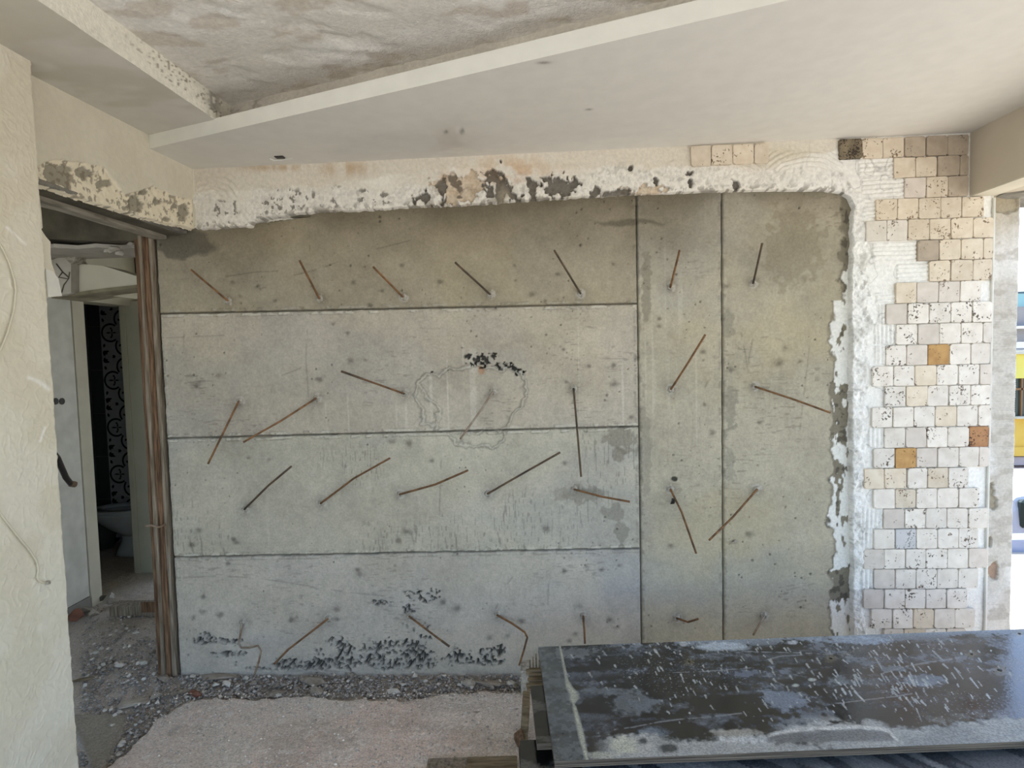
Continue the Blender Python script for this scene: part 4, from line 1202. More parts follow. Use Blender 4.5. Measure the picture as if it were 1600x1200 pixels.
bin_ = empty('waste_bin', (-3.955, 2.10, -.02)); tag(bin_, 'dark grey bin in shadow behind the toilet bowl', 'bin')
loft('body', [(0, 0, .10, .10), (0, .25, .12, .12)], mat('dark_plastic', (70, 72, 68), rough=.6), bin_)
loft('lid', [(0, .25, .125, .125), (0, .275, .12, .12), (0, .285, .05, .05)], MATS['dark_plastic'], bin_)

# ------------------------------------------------------------------ wooden form boards at the end of the concrete wall
post = empty('form_post', (-1.985, 0, 0))
tag(post, 'weathered brown form boards standing upright at the bare end of the concrete wall', 'post')


def plank_v(x0, x1, y0, y1, z0, z1, m, seed, lean=0.0):
    rr = random.Random(seed); bm = bmesh.new(); R_ = []
    for i in range(15):
        t = i / 14; z = z0 + (z1 - z0) * t
        j = lambda: rr.uniform(-.0025, .0025)
        R_.append([bm.verts.new((x + j() + lean * t + 1.985, y + j(), z)) for x, y in ((x0, y0 + .003), (x0 + .004, y0), (x1 - .004, y0), (x1, y0 + .003), (x1, y1), (x0, y1))])
    for s, e in zip(R_[:-1], R_[1:]):
        for k in range(6): bm.faces.new((s[k], s[(k + 1) % 6], e[(k + 1) % 6], e[k]))
    bm.faces.new(R_[0]); bm.faces.new(R_[-1])
    return obj_bm('plank', bm, m, post)


plank_v(-2.042, -2.004, .02, .20, -.03, 2.275, M_WOODR, 1, .008)['label'] = 'reddish weathered board'
plank_v(-2.004, -1.988, -.008, .10, -.03, 2.285, M_WOODG, 2, .008)['label'] = 'grey edge board'
plank_v(-1.988, -1.958, .006, .10, -.03, 2.280, M_WOODR, 3, .004)
plank_v(-1.958, -1.940, .012, .06, -.02, 2.290, M_WOODG, 4, .002)['label'] = 'thin pale strip'
q = onY(243., 822., -.01)
bm = bmesh.new(); add_tube(bm, [(q[0] + 1.985 - .05, -.012, q[2]), (q[0] + 1.985 - .02, -.016, q[2] + .006), (q[0] + 1.985 + .02, -.014, q[2] - .004), (q[0] + 1.985 + .045, .0, q[2] + .004)], .006, 6)
obj_bm('tie_wire', bm, M_GREYROD, post)
pb_ = onZ(215., 947., .02)
pw = empty('wood_offcut', (float(pb_[0]), float(pb_[1]), .0)); tag(pw, 'short grey wood offcut on the rubble beside the upright form boards', 'wood')
o = box('board', -.16, .17, -.05, .05, -.03, .04, M_WOODG, pw, .004)
o = box('knot_strip', .06, .16, -.055, -.047, .0, .07, M_WOODR, pw, .003)

# ------------------------------------------------------------------ tie rods left standing out of the concrete
RM = {'r': M_RUST, 'b': M_BROWN, 'g': M_GREYROD, 'rb': M_RUST}
for i, (pts, k, lab) in enumerate(RODS):
    n = len(pts)
    L = sum(math.dist(a, b) for a, b in zip(pts[:-1], pts[1:]))
    out = min(.16, .03 + L * .0011)
    base = onY(float(pts[0][0]), float(pts[0][1]), YC)
    P = []
    acc = 0
    for j, (a, b) in enumerate(pts):
        if j: acc += math.dist(pts[j - 1], pts[j])
        t = acc / L
        P.append(onY(float(a), float(b), YC - .010 - out * t) if j else base + np.array([0, .018, 0]))
    if n > 6:                                       # the double hook lies close to the wall
        P = [onY(float(a), float(b), YC + (.015 if j == 0 else -.012 - .012 * j)) for j, (a, b) in enumerate(pts)]
    P.insert(1, base + np.array([0, -.008, 0]))
    P = [Vector(p) for p in P]
    # soften the path a little
    Q = [P[0], P[1]]
    for a, b in zip(P[1:-1], P[2:]):
        for s_ in (.33, .66, 1.0): Q.append(a.lerp(b, s_))
    root = empty('steel_rod', tuple(base))
    tag(root, lab, 'rod', 'rods in the concrete wall')
    bm = bmesh.new(); add_tube(bm, [q - Vector(base) for q in Q], .0052, 8)
    obj_bm('shaft', bm, RM[k], root, smooth=True)
    if k == 'rb':
        bm = bmesh.new(); add_tube(bm, [Q[-2] - Vector(base), Q[-1] - Vector(base)], .0057, 8)
        obj_bm('dark_tip', bm, M_BROWN, root)
    bm = bmesh.new()
    rr = random.Random(i)
    R0 = []
    nk = 10
    for (rad, y) in ((.021, .006), (.018, -.003), (.011, -.008), (.006, -.006)):
        R0.append([bm.verts.new((rad * rr.uniform(.75, 1.2) * math.cos(2 * math.pi * k2 / nk), y + rr.uniform(-.002, .002), rad * rr.uniform(.75, 1.2) * math.sin(2 * math.pi * k2 / nk))) for k2 in range(nk)])
    for s, e in zip(R0[:-1], R0[1:]):
        for k2 in range(nk): bm.faces.new((s[k2], s[(k2 + 1) % nk], e[(k2 + 1) % nk], e[k2]))
    bm.faces.new(R0[-1])
    obj_bm('mortar_collar', bm, M_MORTAR, root)
q = onY(1053., 783., -.005)
bm = bmesh.new()
vs = [bm.verts.new((x, y, z)) for x, y, z in ((-.006, 0, .012), (.004, -.006, .010), (.012, .002, -.002), (.004, -.004, -.016), (-.014, .004, -.020), (-.010, -.004, -.004))]
r = bmesh.ops.extrude_face_region(bm, geom=[bm.faces.new(vs)])
bmesh.ops.translate(bm, verts=[g for g in r['geom'] if isinstance(g, bmesh.types.BMVert)], vec=(0, .004, 0))
o = obj_bm('plastic_scrap', bm, M_BLK); o.location = (q[0], YC - .022, q[2]); tag(o, 'small black scrap caught on a falling rod of the narrow strip', 'scrap')
nb = onY(1147., 845., YC)
o = empty('bent_nail', tuple(nb)); tag(o, 'small pale bent nail beside the second vertical joint of the concrete', 'nail')
bm = bmesh.new(); add_tube(bm, [(.004, .012, 0), (.002, -.01, .001), (-.02, -.022, -.004), (-.034, -.024, -.010)], .003, 6); obj_bm('shank', bm, M_GREYROD, o)
bm = bmesh.new(); add_tube(bm, [(.006, -.004, .001), (.002, -.012, .001)], .007, 8); obj_bm('mortar_collar', bm, M_MORTAR, o)

# ------------------------------------------------------------------ stack of black film-faced sheets
A0 = np.array([-.012, -.690]); E1 = np.array([.9978, .0665]); E2 = np.array([.0665, -.9978])
ZTOP = .50
def sheet(name, label, org, L_, W_, z1, th, rz, topcol, feat=None, res=.006):
    root = empty(name, (org[0], org[1], z1 - th), rz)
    e1 = np.array([math.cos(rz), math.sin(rz)]); e2 = np.array([math.sin(rz), -math.cos(rz)])
    tag(root, label, 'sheet', 'sheets of the stack')
    s = np.linspace(0, L_, int(L_ / res)); t = np.linspace(0, W_, int(W_ / res))
    S_, T_ = np.meshgrid(s, t)
    Xw = org[0] + S_ * e1[0] + T_ * e2[0]; Yw = org[1] + S_ * e1[1] + T_ * e2[1]
    u, v = proj(np.stack([Xw, Yw, Xw * 0 + z1], -1))
    h = .0012 * (fbm(S_ * 3, T_ * 3, 161) - .5)
    cc = topcol(S_, T_, u, v)
    P = np.stack([S_, -T_, th + h], -1)
    patch_uv('film_face', P, cc, M_SHEET, root, flip=True)
    # plies of the edge
    bm = bmesh.new()
    k = 5
    for i in range(k):
        z0 = th * i / k; o_ = .0008 * (i % 2)
        add_box(bm, o_, L_ - o_, -W_ + o_, -o_, z0, th * (i + 1) / k - .0004)
    obj_bm('ply_edge', bm, M_PLYE, root)
    return root


def top_color(S_, T_, u, v):
    """Black film worn to grey: dusty bands, cement along two edges, paint drops thrown in one direction."""
    cc = np.ones(S_.shape + (3,)) * lin((21, 22, 27))
    n1 = fbm(S_ * 2.2, T_ * 5, 171, 4); n2 = fbm(S_ * 9, T_ * 14, 172, 5); n3 = fbm(S_ * 4, T_ * 34, 173, 4); nf = fbm(S_ * 70, T_ * 70, 174, 3)
    cc = mixc(cc, (54, 46, 48), .7 * ss(1200, 1380, u) * ss(.3, .6, n1))  # brown reflection of the tiles painted into the film colour
    cc = mixc(cc, (104, 112, 124), .55 * ss(.50, .72, n1 * .4 + n3 * .4 + nf * .2))
    cc = mixc(cc, (120, 128, 140), .45 * ss(.56, .72, n2 * .8 + nf * .2))
    def pat(cx, cy, rx, ry, k, a, rg=2.2):
        nonlocal cc
        m = ss(-.15, .5, 1 - np.hypot((u - cx) / rx, (v - cy) / ry) + rg * (n2 * .6 + nf * .4 - .5))
        cc = mixc(cc, k, a * m)
    pat(890, 1020, 50, 10, (120, 126, 130), .6); pat(955, 1080, 60, 6, (110, 118, 124), .6); pat(985, 1100, 40, 22, (120, 128, 134), .5)
    pat(1225, 1092, 34, 18, (132, 144, 160), .7); pat(1170, 1052, 44, 10, (112, 122, 142), .6); pat(1250, 1130, 50, 10, (120, 130, 142), .5)
    pat(1440, 1062, 40, 9, (120, 132, 146), .6); pat(1400, 1045, 30, 6, (130, 140, 150), .5); pat(1020, 1145, 30, 12, (116, 128, 142), .7, 1.2); pat(1310, 1062, 20, 10, (120, 130, 136), .5)
    left = np.interp(v, [1005, 1060, 1110, 1190], [873, 884, 898, 917])
    lf = ss(2, -2, u - left)
    cc = mixc(cc, (96, 102, 102), lf * np.clip(.62 + 1.1 * (n2 - .5) + .5 * (nf - .5), 0, 1))
    drip = np.exp(-((u - left - 1 - 5 * np.exp(-((v - 1085) / 9) ** 2)) / np.interp(v, [1005, 1060, 1080, 1092, 1100, 1106, 1150, 1190], [1.5, 2.0, 6.5, 7.0, 1.6, 3.0, 4.5, 2.5])) ** 4)
    cc = mixc(cc, (178, 178, 162), .92 * drip)
    # cement dried along the near edge, broken where it flaked
    ne = T_ - .63
    edge = fbm(S_ * 5, T_ * 9, 175, 5) + .62 * (ss(-.17, -.01, ne) - .5)
    cc = mixc(cc, (128, 132, 132), .62 * ss(.46, .60, edge + .2 * (nf - .5)) * ss(915, 990, u))
    cc = mixc(cc, (186, 187, 182), .6 * ss(.57, .64, edge + .3 * (nf - .5)) * ss(925, 960, u))
    pat(975, 1166, 26, 18, (186, 186, 170), .95, 1.6); pat(1008, 1162, 12, 18, (178, 176, 170), .8, 1.4); pat(945, 1180, 26, 7, (178, 178, 164), .8, 1.6)
    pat(1045, 1168, 16, 8, (44, 48, 54), .9, 2.0); pat(1005, 1158, 10, 6, (50, 54, 60), .9, 2.0); pat(1180, 1156, 60, 7, (196, 198, 196), .8, 2.2); pat(1150, 1145, 40, 6, (176, 172, 160), .7, 2)
    arcv = np.interp(u, [1196, 1240, 1290, 1340, 1375, 1390, 1402], [1150, 1141, 1137, 1136, 1138, 1144, 1157])
    cc = mixc(cc, (108, 110, 112), .9 * ss(-1, 2, v - arcv) * ss(2, -2, v - 1160 + (u - 1196) * .012) * ss(1190, 1205, u) * ss(1404, 1400, u))
    cc = mixc(cc, (204, 204, 198), .92 * ss(2.4, .5, np.abs(v - arcv - 3 * (nf - .5)) / 2.0) * ss(1192, 1212, u) * ss(1406, 1400, u))
    cc = mixc(cc, (190, 190, 184), .7 * ss(.5, .62, n2 + .2 * (nf - .5)) * ss(16, 0, np.abs(v - arcv + 6)) * ss(1200, 1260, u) * ss(1400, 1370, u))
    cc = mixc(cc, (128, 132, 132), .7 * ss(.42, .6, n2 * .7 + nf * .3) * ss(-.17, -.06, ne) * ss(1395, 1420, u))
    # grey wash along the far edge
    fe = ss(.085, .0, T_) * ss(.46, .56, fbm(S_ * 5, T_ * 12, 176, 4) * .8 + nf * .2 + .12 * ss(.06, 0, T_) + .10 * ss(1300, 1450, u))
    cc = mixc(cc, (156, 166, 176), .75 * fe * ss(930, 990, u))
    pat(1130, 1009, 44, 7, (178, 188, 196), .95, 1.4); pat(1340, 1001, 60, 7, (160, 172, 186), .8, 1.8); pat(1238, 1004, 9, 4, (190, 190, 194), .9, 1.4); pat(1068, 1006, 6, 4, (190, 194, 194), .8, 1.4)
    pat(1243, 1071, 7, 3, (184, 190, 184), .95, .6); pat(1269, 1062, 7, 3, (184, 190, 184), .95, .6)
    # splashes thrown in one direction, each its own drop
    rs = random.Random(77)
    uf, vf = u.ravel(), v.ravel(); drops = np.zeros(uf.shape)
    for k in range(330):
        if k < 120: x0, y0, ln, wd = rs.gauss(1420, 70), rs.gauss(1066, 24), rs.uniform(1.5, 6) if rs.random() < .85 else rs.uniform(7, 14), rs.uniform(.7, 1.6)
        elif k < 215: x0, y0, ln, wd = rs.gauss(1120, 120), rs.gauss(1058, 26), rs.uniform(.6, 4.5), rs.uniform(.7, 1.5)
        elif k < 300: x0, y0, ln, wd = rs.uniform(960, 1560), 1012 + rs.gauss(0, 7), rs.uniform(.4, 3), rs.uniform(.7, 1.6)
        else: x0, y0, ln, wd = rs.uniform(1000, 1420), rs.uniform(1090, 1130), rs.uniform(.5, 5), rs.uniform(.7, 1.4)
        an = math.radians(rs.gauss(54, 7)); dx, dy = math.cos(an), math.sin(an)
        near = np.nonzero((np.abs(uf - x0) < ln + 5) & (np.abs(vf - y0) < ln + 5))[0]
        if not len(near): continue
        a_ = (uf[near] - x0) * dx + (vf[near] - y0) * dy; b_ = -(uf[near] - x0) * dy + (vf[near] - y0) * dx
        t_ = np.clip(a_ / ln, -1, 1)
        d_ = np.hypot(a_ - np.clip(a_, -ln, ln), b_) / (wd * (1 - .45 * (t_ + 1) * .5))
        drops[near] = np.maximum(drops[near], ss(1.35, .7, d_) * rs.uniform(.55, 1))
    cc = mixc(cc, (194, 197, 194), .92 * drops.reshape(u.shape))
    f3, _ = worley(S_ * 60, T_ * 60, 22)
    cc = mixc(cc, (176, 182, 184), .28 * (1 - ss(.06, .2, f3)) * ss(.52, .6, fbm(S_ * 4, T_ * 4, 178, 3)) * ss(885, 930, u))
    for pts, w_ in (([(960, 1140), (990, 1136), (1030, 1128), (1060, 1124), (1100, 1121), (1170, 1113)], 1.0), ([(1300, 1100), (1350, 1094), (1400, 1088), (1425, 1084)], .9), ([(1168, 1018), (1250, 1020), (1300, 1023)], .7),
                ([(1200, 1030), (1222, 1025), (1260, 1023)], .7), ([(1380, 1052), (1420, 1040), (1500, 1028)], 1.2), ([(1200, 1054), (1203, 1060), (1225, 1071)], .9), ([(1187, 1072), (1200, 1092)], .9), ([(1010, 1052), (1090, 1050), (1180, 1043)], .6)):
        cc = mixc(cc, (160, 162, 164), .55 * np.exp(-(pl_dist(u, v, pts) / w_) ** 2) * ss(.3, .5, nf))
    for hx, hy, r_ in SCREWS:
        cc = mixc(cc, (128, 118, 92), .7 * np.exp(-(np.hypot(u - hx, (v - hy) * 1.3) / r_ / 1.5) ** 2))
    cc *= (1 + .35 * (nf - .5))[..., None]
    return cc


SCREWS = ((1298, 1029, 4.5), (1562, 1047, 6), (1518, 1022, 3.5), (1593, 990, 4), (1077, 1034, 4))


def low_color(S_, T_, u, v):
    cc = np.ones(S_.shape + (3,)) * lin((112, 114, 116))
    n2 = fbm(S_ * 5 + T_ * 5, T_ * 5 - S_ * 5, 181, 4)
    a = math.radians(52); p = S_ * math.cos(a) + T_ * math.sin(a); q = -S_ * math.sin(a) + T_ * math.cos(a)
    cc = mixc(cc, (60, 62, 66), .8 * ss(.45, .62, fbm(p * 3, q * 22, 182, 4)))
    cc = mixc(cc, (158, 160, 160), .7 * ss(.55, .68, fbm(p * 3, q * 26, 183, 4)))
    return cc


def dark_color(S_, T_, u, v):
    cc = np.ones(S_.shape + (3,)) * lin((18, 18, 19))
    return mixc(cc, (96, 95, 90), .7 * ss(.58, .68, fbm(S_ * 9, T_ * 22, 184, 4)))


rz0 = math.atan2(E1[1], E1[0])
top_sheet = sheet('film_faced_sheet', 'paint-splashed black sheet lying topmost on the stack', A0, 2.44, .63, ZTOP, .02, rz0, top_color, res=.0036)
film = [c for c in top_sheet.children if c.name.startswith('film_face')][0]
for hx, hy, r_ in SCREWS:
    p = onZ(float(hx), float(hy), ZTOP) - np.array([A0[0], A0[1], 0])
    ls, lt = float(p[:2] @ E1), float(p[:2] @ E2)
    bm = bmesh.new(); add_tube(bm, [(ls, -lt, .0190), (ls, -lt, .0215)], r_ * .0012, 10); obj_bm('screw_hole', bm, M_BLACK, film)
l0 = onZ(829., 1072., .478)
sheet('film_faced_sheet', 'narrow black sheet jutting from directly under the topmost sheet', l0[:2], 2.3, .30, .479, .02, rz0 + .004, dark_color, res=.012)
A2 = A0 + E1 * .09 + E2 * .16
sheet('film_faced_sheet', 'dusty grey sheet showing below the near edge of the topmost sheet', A2, 2.4, .80, .452, .02, rz0 - .01, low_color, res=.008)
l3 = onZ(812., 1157., .43)
sheet('film_faced_sheet', 'black sheet low in the stack, its end jutting towards the bare floor', l3[:2], 2.3, .55, .430, .018, rz0, dark_color, res=.012)
for k in range(6):
    sheet('film_faced_sheet', ('upper', 'second', 'third', 'fourth', 'fifth', 'lowest')[k] + ' black sheet of the dark pile under the jutting low sheet', l3[:2] + np.array([.004 * ((k * 7) % 5) - .004, -.002 * k]), 2.3, .55, .410 - .021 * k, .018, rz0, dark_color, res=.03)
for k, (sx_, nm) in enumerate(((.20, 'timber bearer under the end of the sheet stack beside the bare floor'), (1.1, 'timber bearer under the middle of the sheet stack'), (2.0, 'timber bearer under the outer end of the sheet stack'))):
    o0 = np.array(l3[:2]) + E1 * (sx_ - .10)
    rb = empty('timber_bearer', (o0[0], o0[1], -.02), rz0); tag(rb, nm, 'timber', 'bearers under the sheets')
    box('beam_piece', 0, .10, -.62, .10, .0, .305, M_WOODY, rb, .004)
    box('nail_plate', -.003, .0, -.30, -.22, .15, .24, M_GREYROD, rb)
# strips and laths stuck between the sheets at the far corner
q = onZ(836., 1050., .455)
lb = empty('lath_bundle', (float(q[0]), float(q[1]), .43)); tag(lb, 'small bundle of pale splintered laths wedged under the far corner of the topmost sheet', 'wood')
for k in range(7):
    rr = random.Random(50 + k)
    box('lath', -.030 + rr.uniform(-.006, .006), .10, -.085 + .022 * k, -.074 + .022 * k, .0, .010 + .004 * (k % 3), M_WOODY, lb, .002)
for k in range(4):
    box('splinter', -.022 + .012 * k, -.017 + .012 * k, .070, .076, -.05, .03 + .012 * (k % 3), M_WOODY, lb)
q = onZ(820., 1082., 0.)
o = empty('plaster_block', (float(q[0]), float(q[1]), -.02)); tag(o, 'small upright grey block at the far end of the sheet stack', 'block')
box('block_body', -.018, .03, -.01, .10, .0, .13, M_MORTAR, o, .006)
q = onZ(817., 1152., 0.)
o = empty('wood_offcut', (float(q[0]), float(q[1]), -.02)); tag(o, 'yellow split timber leaning against the dark end of the sheet stack', 'wood')
bm = bmesh.new(); add_box(bm, -.012, .02, -.02, .10, .0, .17, .005, Matrix.Rotation(.08, 4, 'Y')); obj_bm('split_board', bm, M_WOODY, o)
bm = chunk_bm(.026, .035, .05, 77); bmesh.ops.translate(bm, verts=bm.verts, vec=(-.012, -.05, .05)); obj_bm('broken_end', bm, M_WOODR, o)
q = onZ(722., 1196., .01)
o = empty('plywood_scrap', (float(q[0]), float(q[1]), .002), .05); tag(o, 'grey plywood scrap lying flat on the bare screed near the sheet stack', 'wood')
box('scrap_board', -.14, .10, -.14, .035, 0, .018, M_WOODG, o, .003)
box('scrap_layer', .02, .22, -.16, .020, .018, .03, M_WOODY, o, .003)

# ------------------------------------------------------------------ rubble
def zf(px, py):
    p = onZ(float(px), float(py), -.02); return p
BIG = [  # px, py, sx, sy, sz, material, label
    (210, 1098, .085, .05, .012, M_CHIP, 'grey pointed tile fragment lying flat in the rubble near the wall edge'),
    (490, 1066, .085, .045, .02, M_CHIP, 'long flat grey stone at the foot of the honeycombed concrete'),
    (432, 1084, .05, .03, .014, M_CHIP, 'flat grey flake on the broken screed edge below the double-hooked rod'),
    (493, 1083, .05, .04, .028, M_CHIP, 'round grey lump just below the long flat stone'),
    (486, 1106, .032, .025, .02, M_CHIPW, 'white plaster lump on the bare pink screed'),
    (470, 1112, .018, .015, .012, M_CHIPW, 'small white crumb beside the white plaster lump'),
    (728, 1119, .024, .02, .02, M_CHIPW, 'pale lump out on the screed, nearest the black sheets'),
    (746, 1117, .028, .02, .018, M_CHIP, 'grey lump out on the screed beside a pale lump'),
    (733, 1070, .04, .028, .022, M_CHIP, 'grey lump in the trench below the sharply bent rod'),
    (765, 1070, .10, .03, .018, M_CHIP, 'long low slab in the trench next to the black sheets'),
    (615, 1081, .05, .02, .014, M_CHIPW, 'pale flat chip in the middle of the trench'),
    (345, 1058, .13, .04, .012, M_CHIP, 'broad thin slab at the foot of the concrete near the wooden post'),
    (120, 968, .045, .05, .05, M_CHIPB, 'reddish brick lump peeping past the wall edge'),
    (131, 957, .08, .04, .035, M_CHIP, 'grey roll of mortar lying at the foot of the white door'),
    (147, 962, .03, .04, .04, M_CHIP, 'standing grey shard at the foot of the white door'),
    (152, 938, .06, .03, .03, M_DARK, 'dark lump beside the door frame'),
    (176, 943, .045, .03, .03, M_CHIP, 'grey lump further along the corridor rubble'),
    (175, 934, .02, .02, .03, M_CHIPW, 'upright white chip in the corridor rubble'),
    (256, 1062, .05, .03, .018, M_CHIP, 'grey chunk at the foot of the wooden post'),
    (245, 1090, .035, .03, .02, M_CHIP, 'lump in the rubble below the wooden post'),
    (275, 1085, .07, .018, .018, M_WOODG, 'splintered wood piece at the broken screed edge'),
    (305, 1086, .05, .02, .02, M_CHIPB, 'reddish fragment at the corner of the broken screed'),
    (225, 1037, .022, .02, .015, M_CHIPW, 'white chip in the corridor opening next to the post'),
    (217, 1036, .02, .02, .012, M_CHIPW, 'second white chip in the corridor opening'),
    (230, 1000, .02, .018, .012, M_CHIP, 'pale chip beside the lower end of the post'),
    (187, 1040, .035, .02, .01, M_CHIPW, 'flat white flake in the corridor opening'),
    (130, 1062, .06, .015, .012, M_WOODY, 'pale wood splinter next to the wall edge'),
    (150, 1020, .02, .015, .012, M_CHIPW, 'small white chip in the corridor rubble near the wall edge'),
    (355, 1070, .035, .02, .02, M_CHIPW, 'white curled chip on the thin slab near the post'),
    (660, 1098, .03, .02, .014, M_CHIPW, 'white chip where the screed breaks off, middle'),
    (610, 1098, .03, .02, .014, M_CHIPW, 'white flake on the screed above the pink bare area'),
    (690, 1105, .035, .02, .014, M_CHIP, 'low grey chip on the bare screed'),
]
for k, (px, py, a, b, h_, m_, lab) in enumerate(BIG):
    p = zf(px, py)
    ang = random.Random(k).uniform(-.6, .6)
    bm = chunk_bm(a, b, h_, 900 + k, 18)
    for v_ in bm.verts: v_.co.z = max(v_.co.z, -h_ * .6)
    o = obj_bm('rubble_chunk', bm, m_)
    o.location = (p[0], p[1], -.025 + h_ * .6); o.rotation_euler = (0, 0, ang)
    tag(o, lab, 'rubble', 'larger pieces of rubble')
# countable middling pieces
rr = random.Random(21)
protos = []
for k in range(8):
    bm = chunk_bm(.016, .013, .010, 1200 + k, 12)
    me = bpy.data.meshes.new('rubble_chip'); bmesh.ops.recalc_face_normals(bm, faces=bm.faces); bm.to_mesh(me); bm.free()
    me.materials.append((M_CHIP, M_CHIPW, M_CHIP, M_CHIPW)[k % 4]); protos.append(me)
def chips(n, gen, lab, grp):
    for i in range(n):
        px, py, s_ = gen()
        p = zf(px, py)
        o = bpy.data.objects.new('rubble_chip', protos[rr.randrange(8)]); COL.objects.link(o)
        o.location = (p[0], p[1], -.018 + .004 * s_); o.rotation_euler = (0, 0, rr.uniform(0, 6)); s_ *= rr.uniform(.7, 1.3); o.scale = (s_, s_, s_)
        tag(o, lab, 'rubble', grp)
chips(60, lambda: (rr.uniform(300, 810), rr.gauss(1066, 9), 1.0), 'small broken chip in the trench along the foot of the concrete wall', 'chips in the trench')
chips(60, lambda: (rr.uniform(128, 250), rr.gauss(1030, 40), 1.0), 'small broken chip in the rubble of the corridor opening', 'chips in the corridor opening')
chips(50, lambda: (rr.uniform(160, 330), rr.uniform(1090, 1190), .9), 'small broken chip on the rubble slope beside the bare screed', 'chips beside the screed')
chips(46, lambda: (rr.gauss(650, 110), rr.gauss(1108, 14), .7), 'small pale chip scattered on the bare screed', 'chips on the screed')

def debris(name, n, gen, zb, m, smin, smax, seed, label, gain=1.0):
    r_ = np.random.RandomState(seed)
    px, py = gen(r_, n)
    p = onZ(px, py, zb)
    s_ = smin + (smax - smin) * r_.rand(n) ** 3
    base = np.array([(1, 0, 0), (0, 1, 0), (-1, 0, 0), (0, -1, 0), (0, 0, 1), (0, 0, -1)], float)
    fc = np.array([(0, 1, 4), (1, 2, 4), (2, 3, 4), (3, 0, 4), (1, 0, 5), (2, 1, 5), (3, 2, 5), (0, 3, 5)])
    V = base[None] * (s_[:, None, None] * (.5 + r_.rand(n, 6, 1)))
    an = r_.rand(n) * 6.28
    V[..., 2] *= .6
    x = V[..., 0] * np.cos(an)[:, None] - V[..., 1] * np.sin(an)[:, None]; y = V[..., 0] * np.sin(an)[:, None] + V[..., 1] * np.cos(an)[:, None]
    V = np.stack([x + p[:, None, 0], y + p[:, None, 1], V[..., 2] + zb + .002], -1)
    F = (fc[None] + (np.arange(n) * 6)[:, None, None]).reshape(-1, 3)
    g = gain * (.28 + .38 * r_.rand(n, 1, 1) ** 2.0)
    cc = np.broadcast_to(lin((255, 246, 234)) * g, (n, 6, 3)).reshape(-1, 3)
    o = mesh_np(name, V.reshape(-1, 3), F, m, None, cc)
    tag(o, label, 'debris', kind='stuff')
debris('rubble_debris', 9000, lambda r, n: ((lambda a: (np.where(a, 126 + 196 * r.rand(n), 284 + 530 * r.rand(n)), np.where(a, 945 + 250 * r.rand(n) ** .8, 1056 + 34 * r.rand(n))))(r.rand(n) < .55)), -.026, M_FLOOR, .0022, .013, 3,
       'fine grey demolition debris strewn along the wall foot and corridor')
debris('dust_crumbs', 2600, lambda r, n: (240 + 590 * r.rand(n), 1084 + 120 * r.rand(n) ** 1.6), -.002, M_FLOOR, .0015, .007, 4, 'tiny crumbs of mortar scattered over the pink screed', 1.55)

# ------------------------------------------------------------------ cables and pipe end by the left wall
def wire(name, pix, X, rad, m, label, cat):
    pts = [onX(float(a), float(b), X) for a, b in pix]
    o = empty(name, tuple(pts[-1])); tag(o, label, cat)
    bm = bmesh.new(); add_tube(bm, [Vector(p) - Vector(pts[-1]) for p in pts], rad, 6); obj_bm('wire', bm, m, o, smooth=True)
    return o
wire('cable', [(-30, 350), (-8, 368), (5, 390), (15, 412), (23, 438), (25, 455), (22, 485), (12, 520), (2, 545), (-20, 575)], -1.667, .0032, M_CABLE, 'white cable looping across the cream wall at shoulder height', 'cable')
o = wire('cable', [(-30, 770), (-5, 795), (10, 815), (28, 838), (45, 858), (57, 876), (60, 890), (58, 903), (62, 908), (75, 911)], -1.667, .0032, M_CABLE, 'white cable trailing low across the cream wall to a hole', 'cable')
bm = bmesh.new(); add_tube(bm, [(-.006, 0, 0), (.004, .002, .002)], .007, 8); obj_bm('frayed_end', bm, M_MORTAR, o)
q = [onX(float(a), float(b), -1.85) for a, b in ((70, 690), (90, 716), (96, 730), (103, 746), (110, 755), (116, 757))]
o = empty('bent_pipe', tuple(q[0])); tag(o, 'bent black pipe end poking past the cream wall in front of the white door', 'pipe')
bm = bmesh.new(); add_tube(bm, [Vector(p) - Vector(q[0]) for p in q], .011, 10, [1, 1, 1, 1, .95, .8]); obj_bm('pipe_body', bm, M_BLK, o, smooth=True)
bm = bmesh.new(); add_tube(bm, [Vector(q[-2]) - Vector(q[0]) + Vector((0, 0, -.002)), Vector(q[-1]) - Vector(q[0]) + Vector((.004, 0, 0))], .012, 10); obj_bm('pipe_collar', bm, M_BROWN, o)
q0 = Vector(q[0]) - Vector((.0, .0, .0))
bm = bmesh.new(); add_tube(bm, [Vector((0, 0, 0)), Vector((-.03, -.02, -.10)), Vector((-.12, .0, -1.36))], .011, 8); obj_bm('pipe_tail', bm, M_BLK, o, smooth=True)

# ------------------------------------------------------------------ outside: terrace, street, yellow building, car
ter = struct(box('terrace', 2.36, 9.0, -14, 1.86, -.6, -.06, M_TERR))
bm = bmesh.new()
box('terrace_rear', -8.0, 2.36, -14, -4.6, -.6, -.06, M_TERR, ter)
struct(box('kerb_1', 2.34, 9.0, 1.86, 2.02, -.6, .04, M_BLUEK))
struct(box('ground', -60, 80, -70, 70, -3.4, -3.2, M_STREET))
struct(box('shade_band', 2.36, 14, 2.4, 2.6, -3.2, -.22, M_DKBR))  # made-up low wall, its dark colour standing for shade below the car
YB = 9.0
zy = lambda y: float(onY(1591., float(y), YB)[2])
xy = lambda x: float(onY(float(x), 620., YB)[0])
bld = empty('building', (xy(1590), YB, -3.2)); tag(bld, 'yellow rendered building with a brown framed window seen past the column', 'building')
def bb(name, x0, x1, y0, y1, za, zb, m, par=bld, bev=0):
    o = box(name, x0 - xy(1590), x1 - xy(1590), y0 - YB, y1 - YB, za + 3.2, zb + 3.2, m, None, bev); o.parent = par; return o
xb0, xb1 = xy(1560), xy(1590) + 9
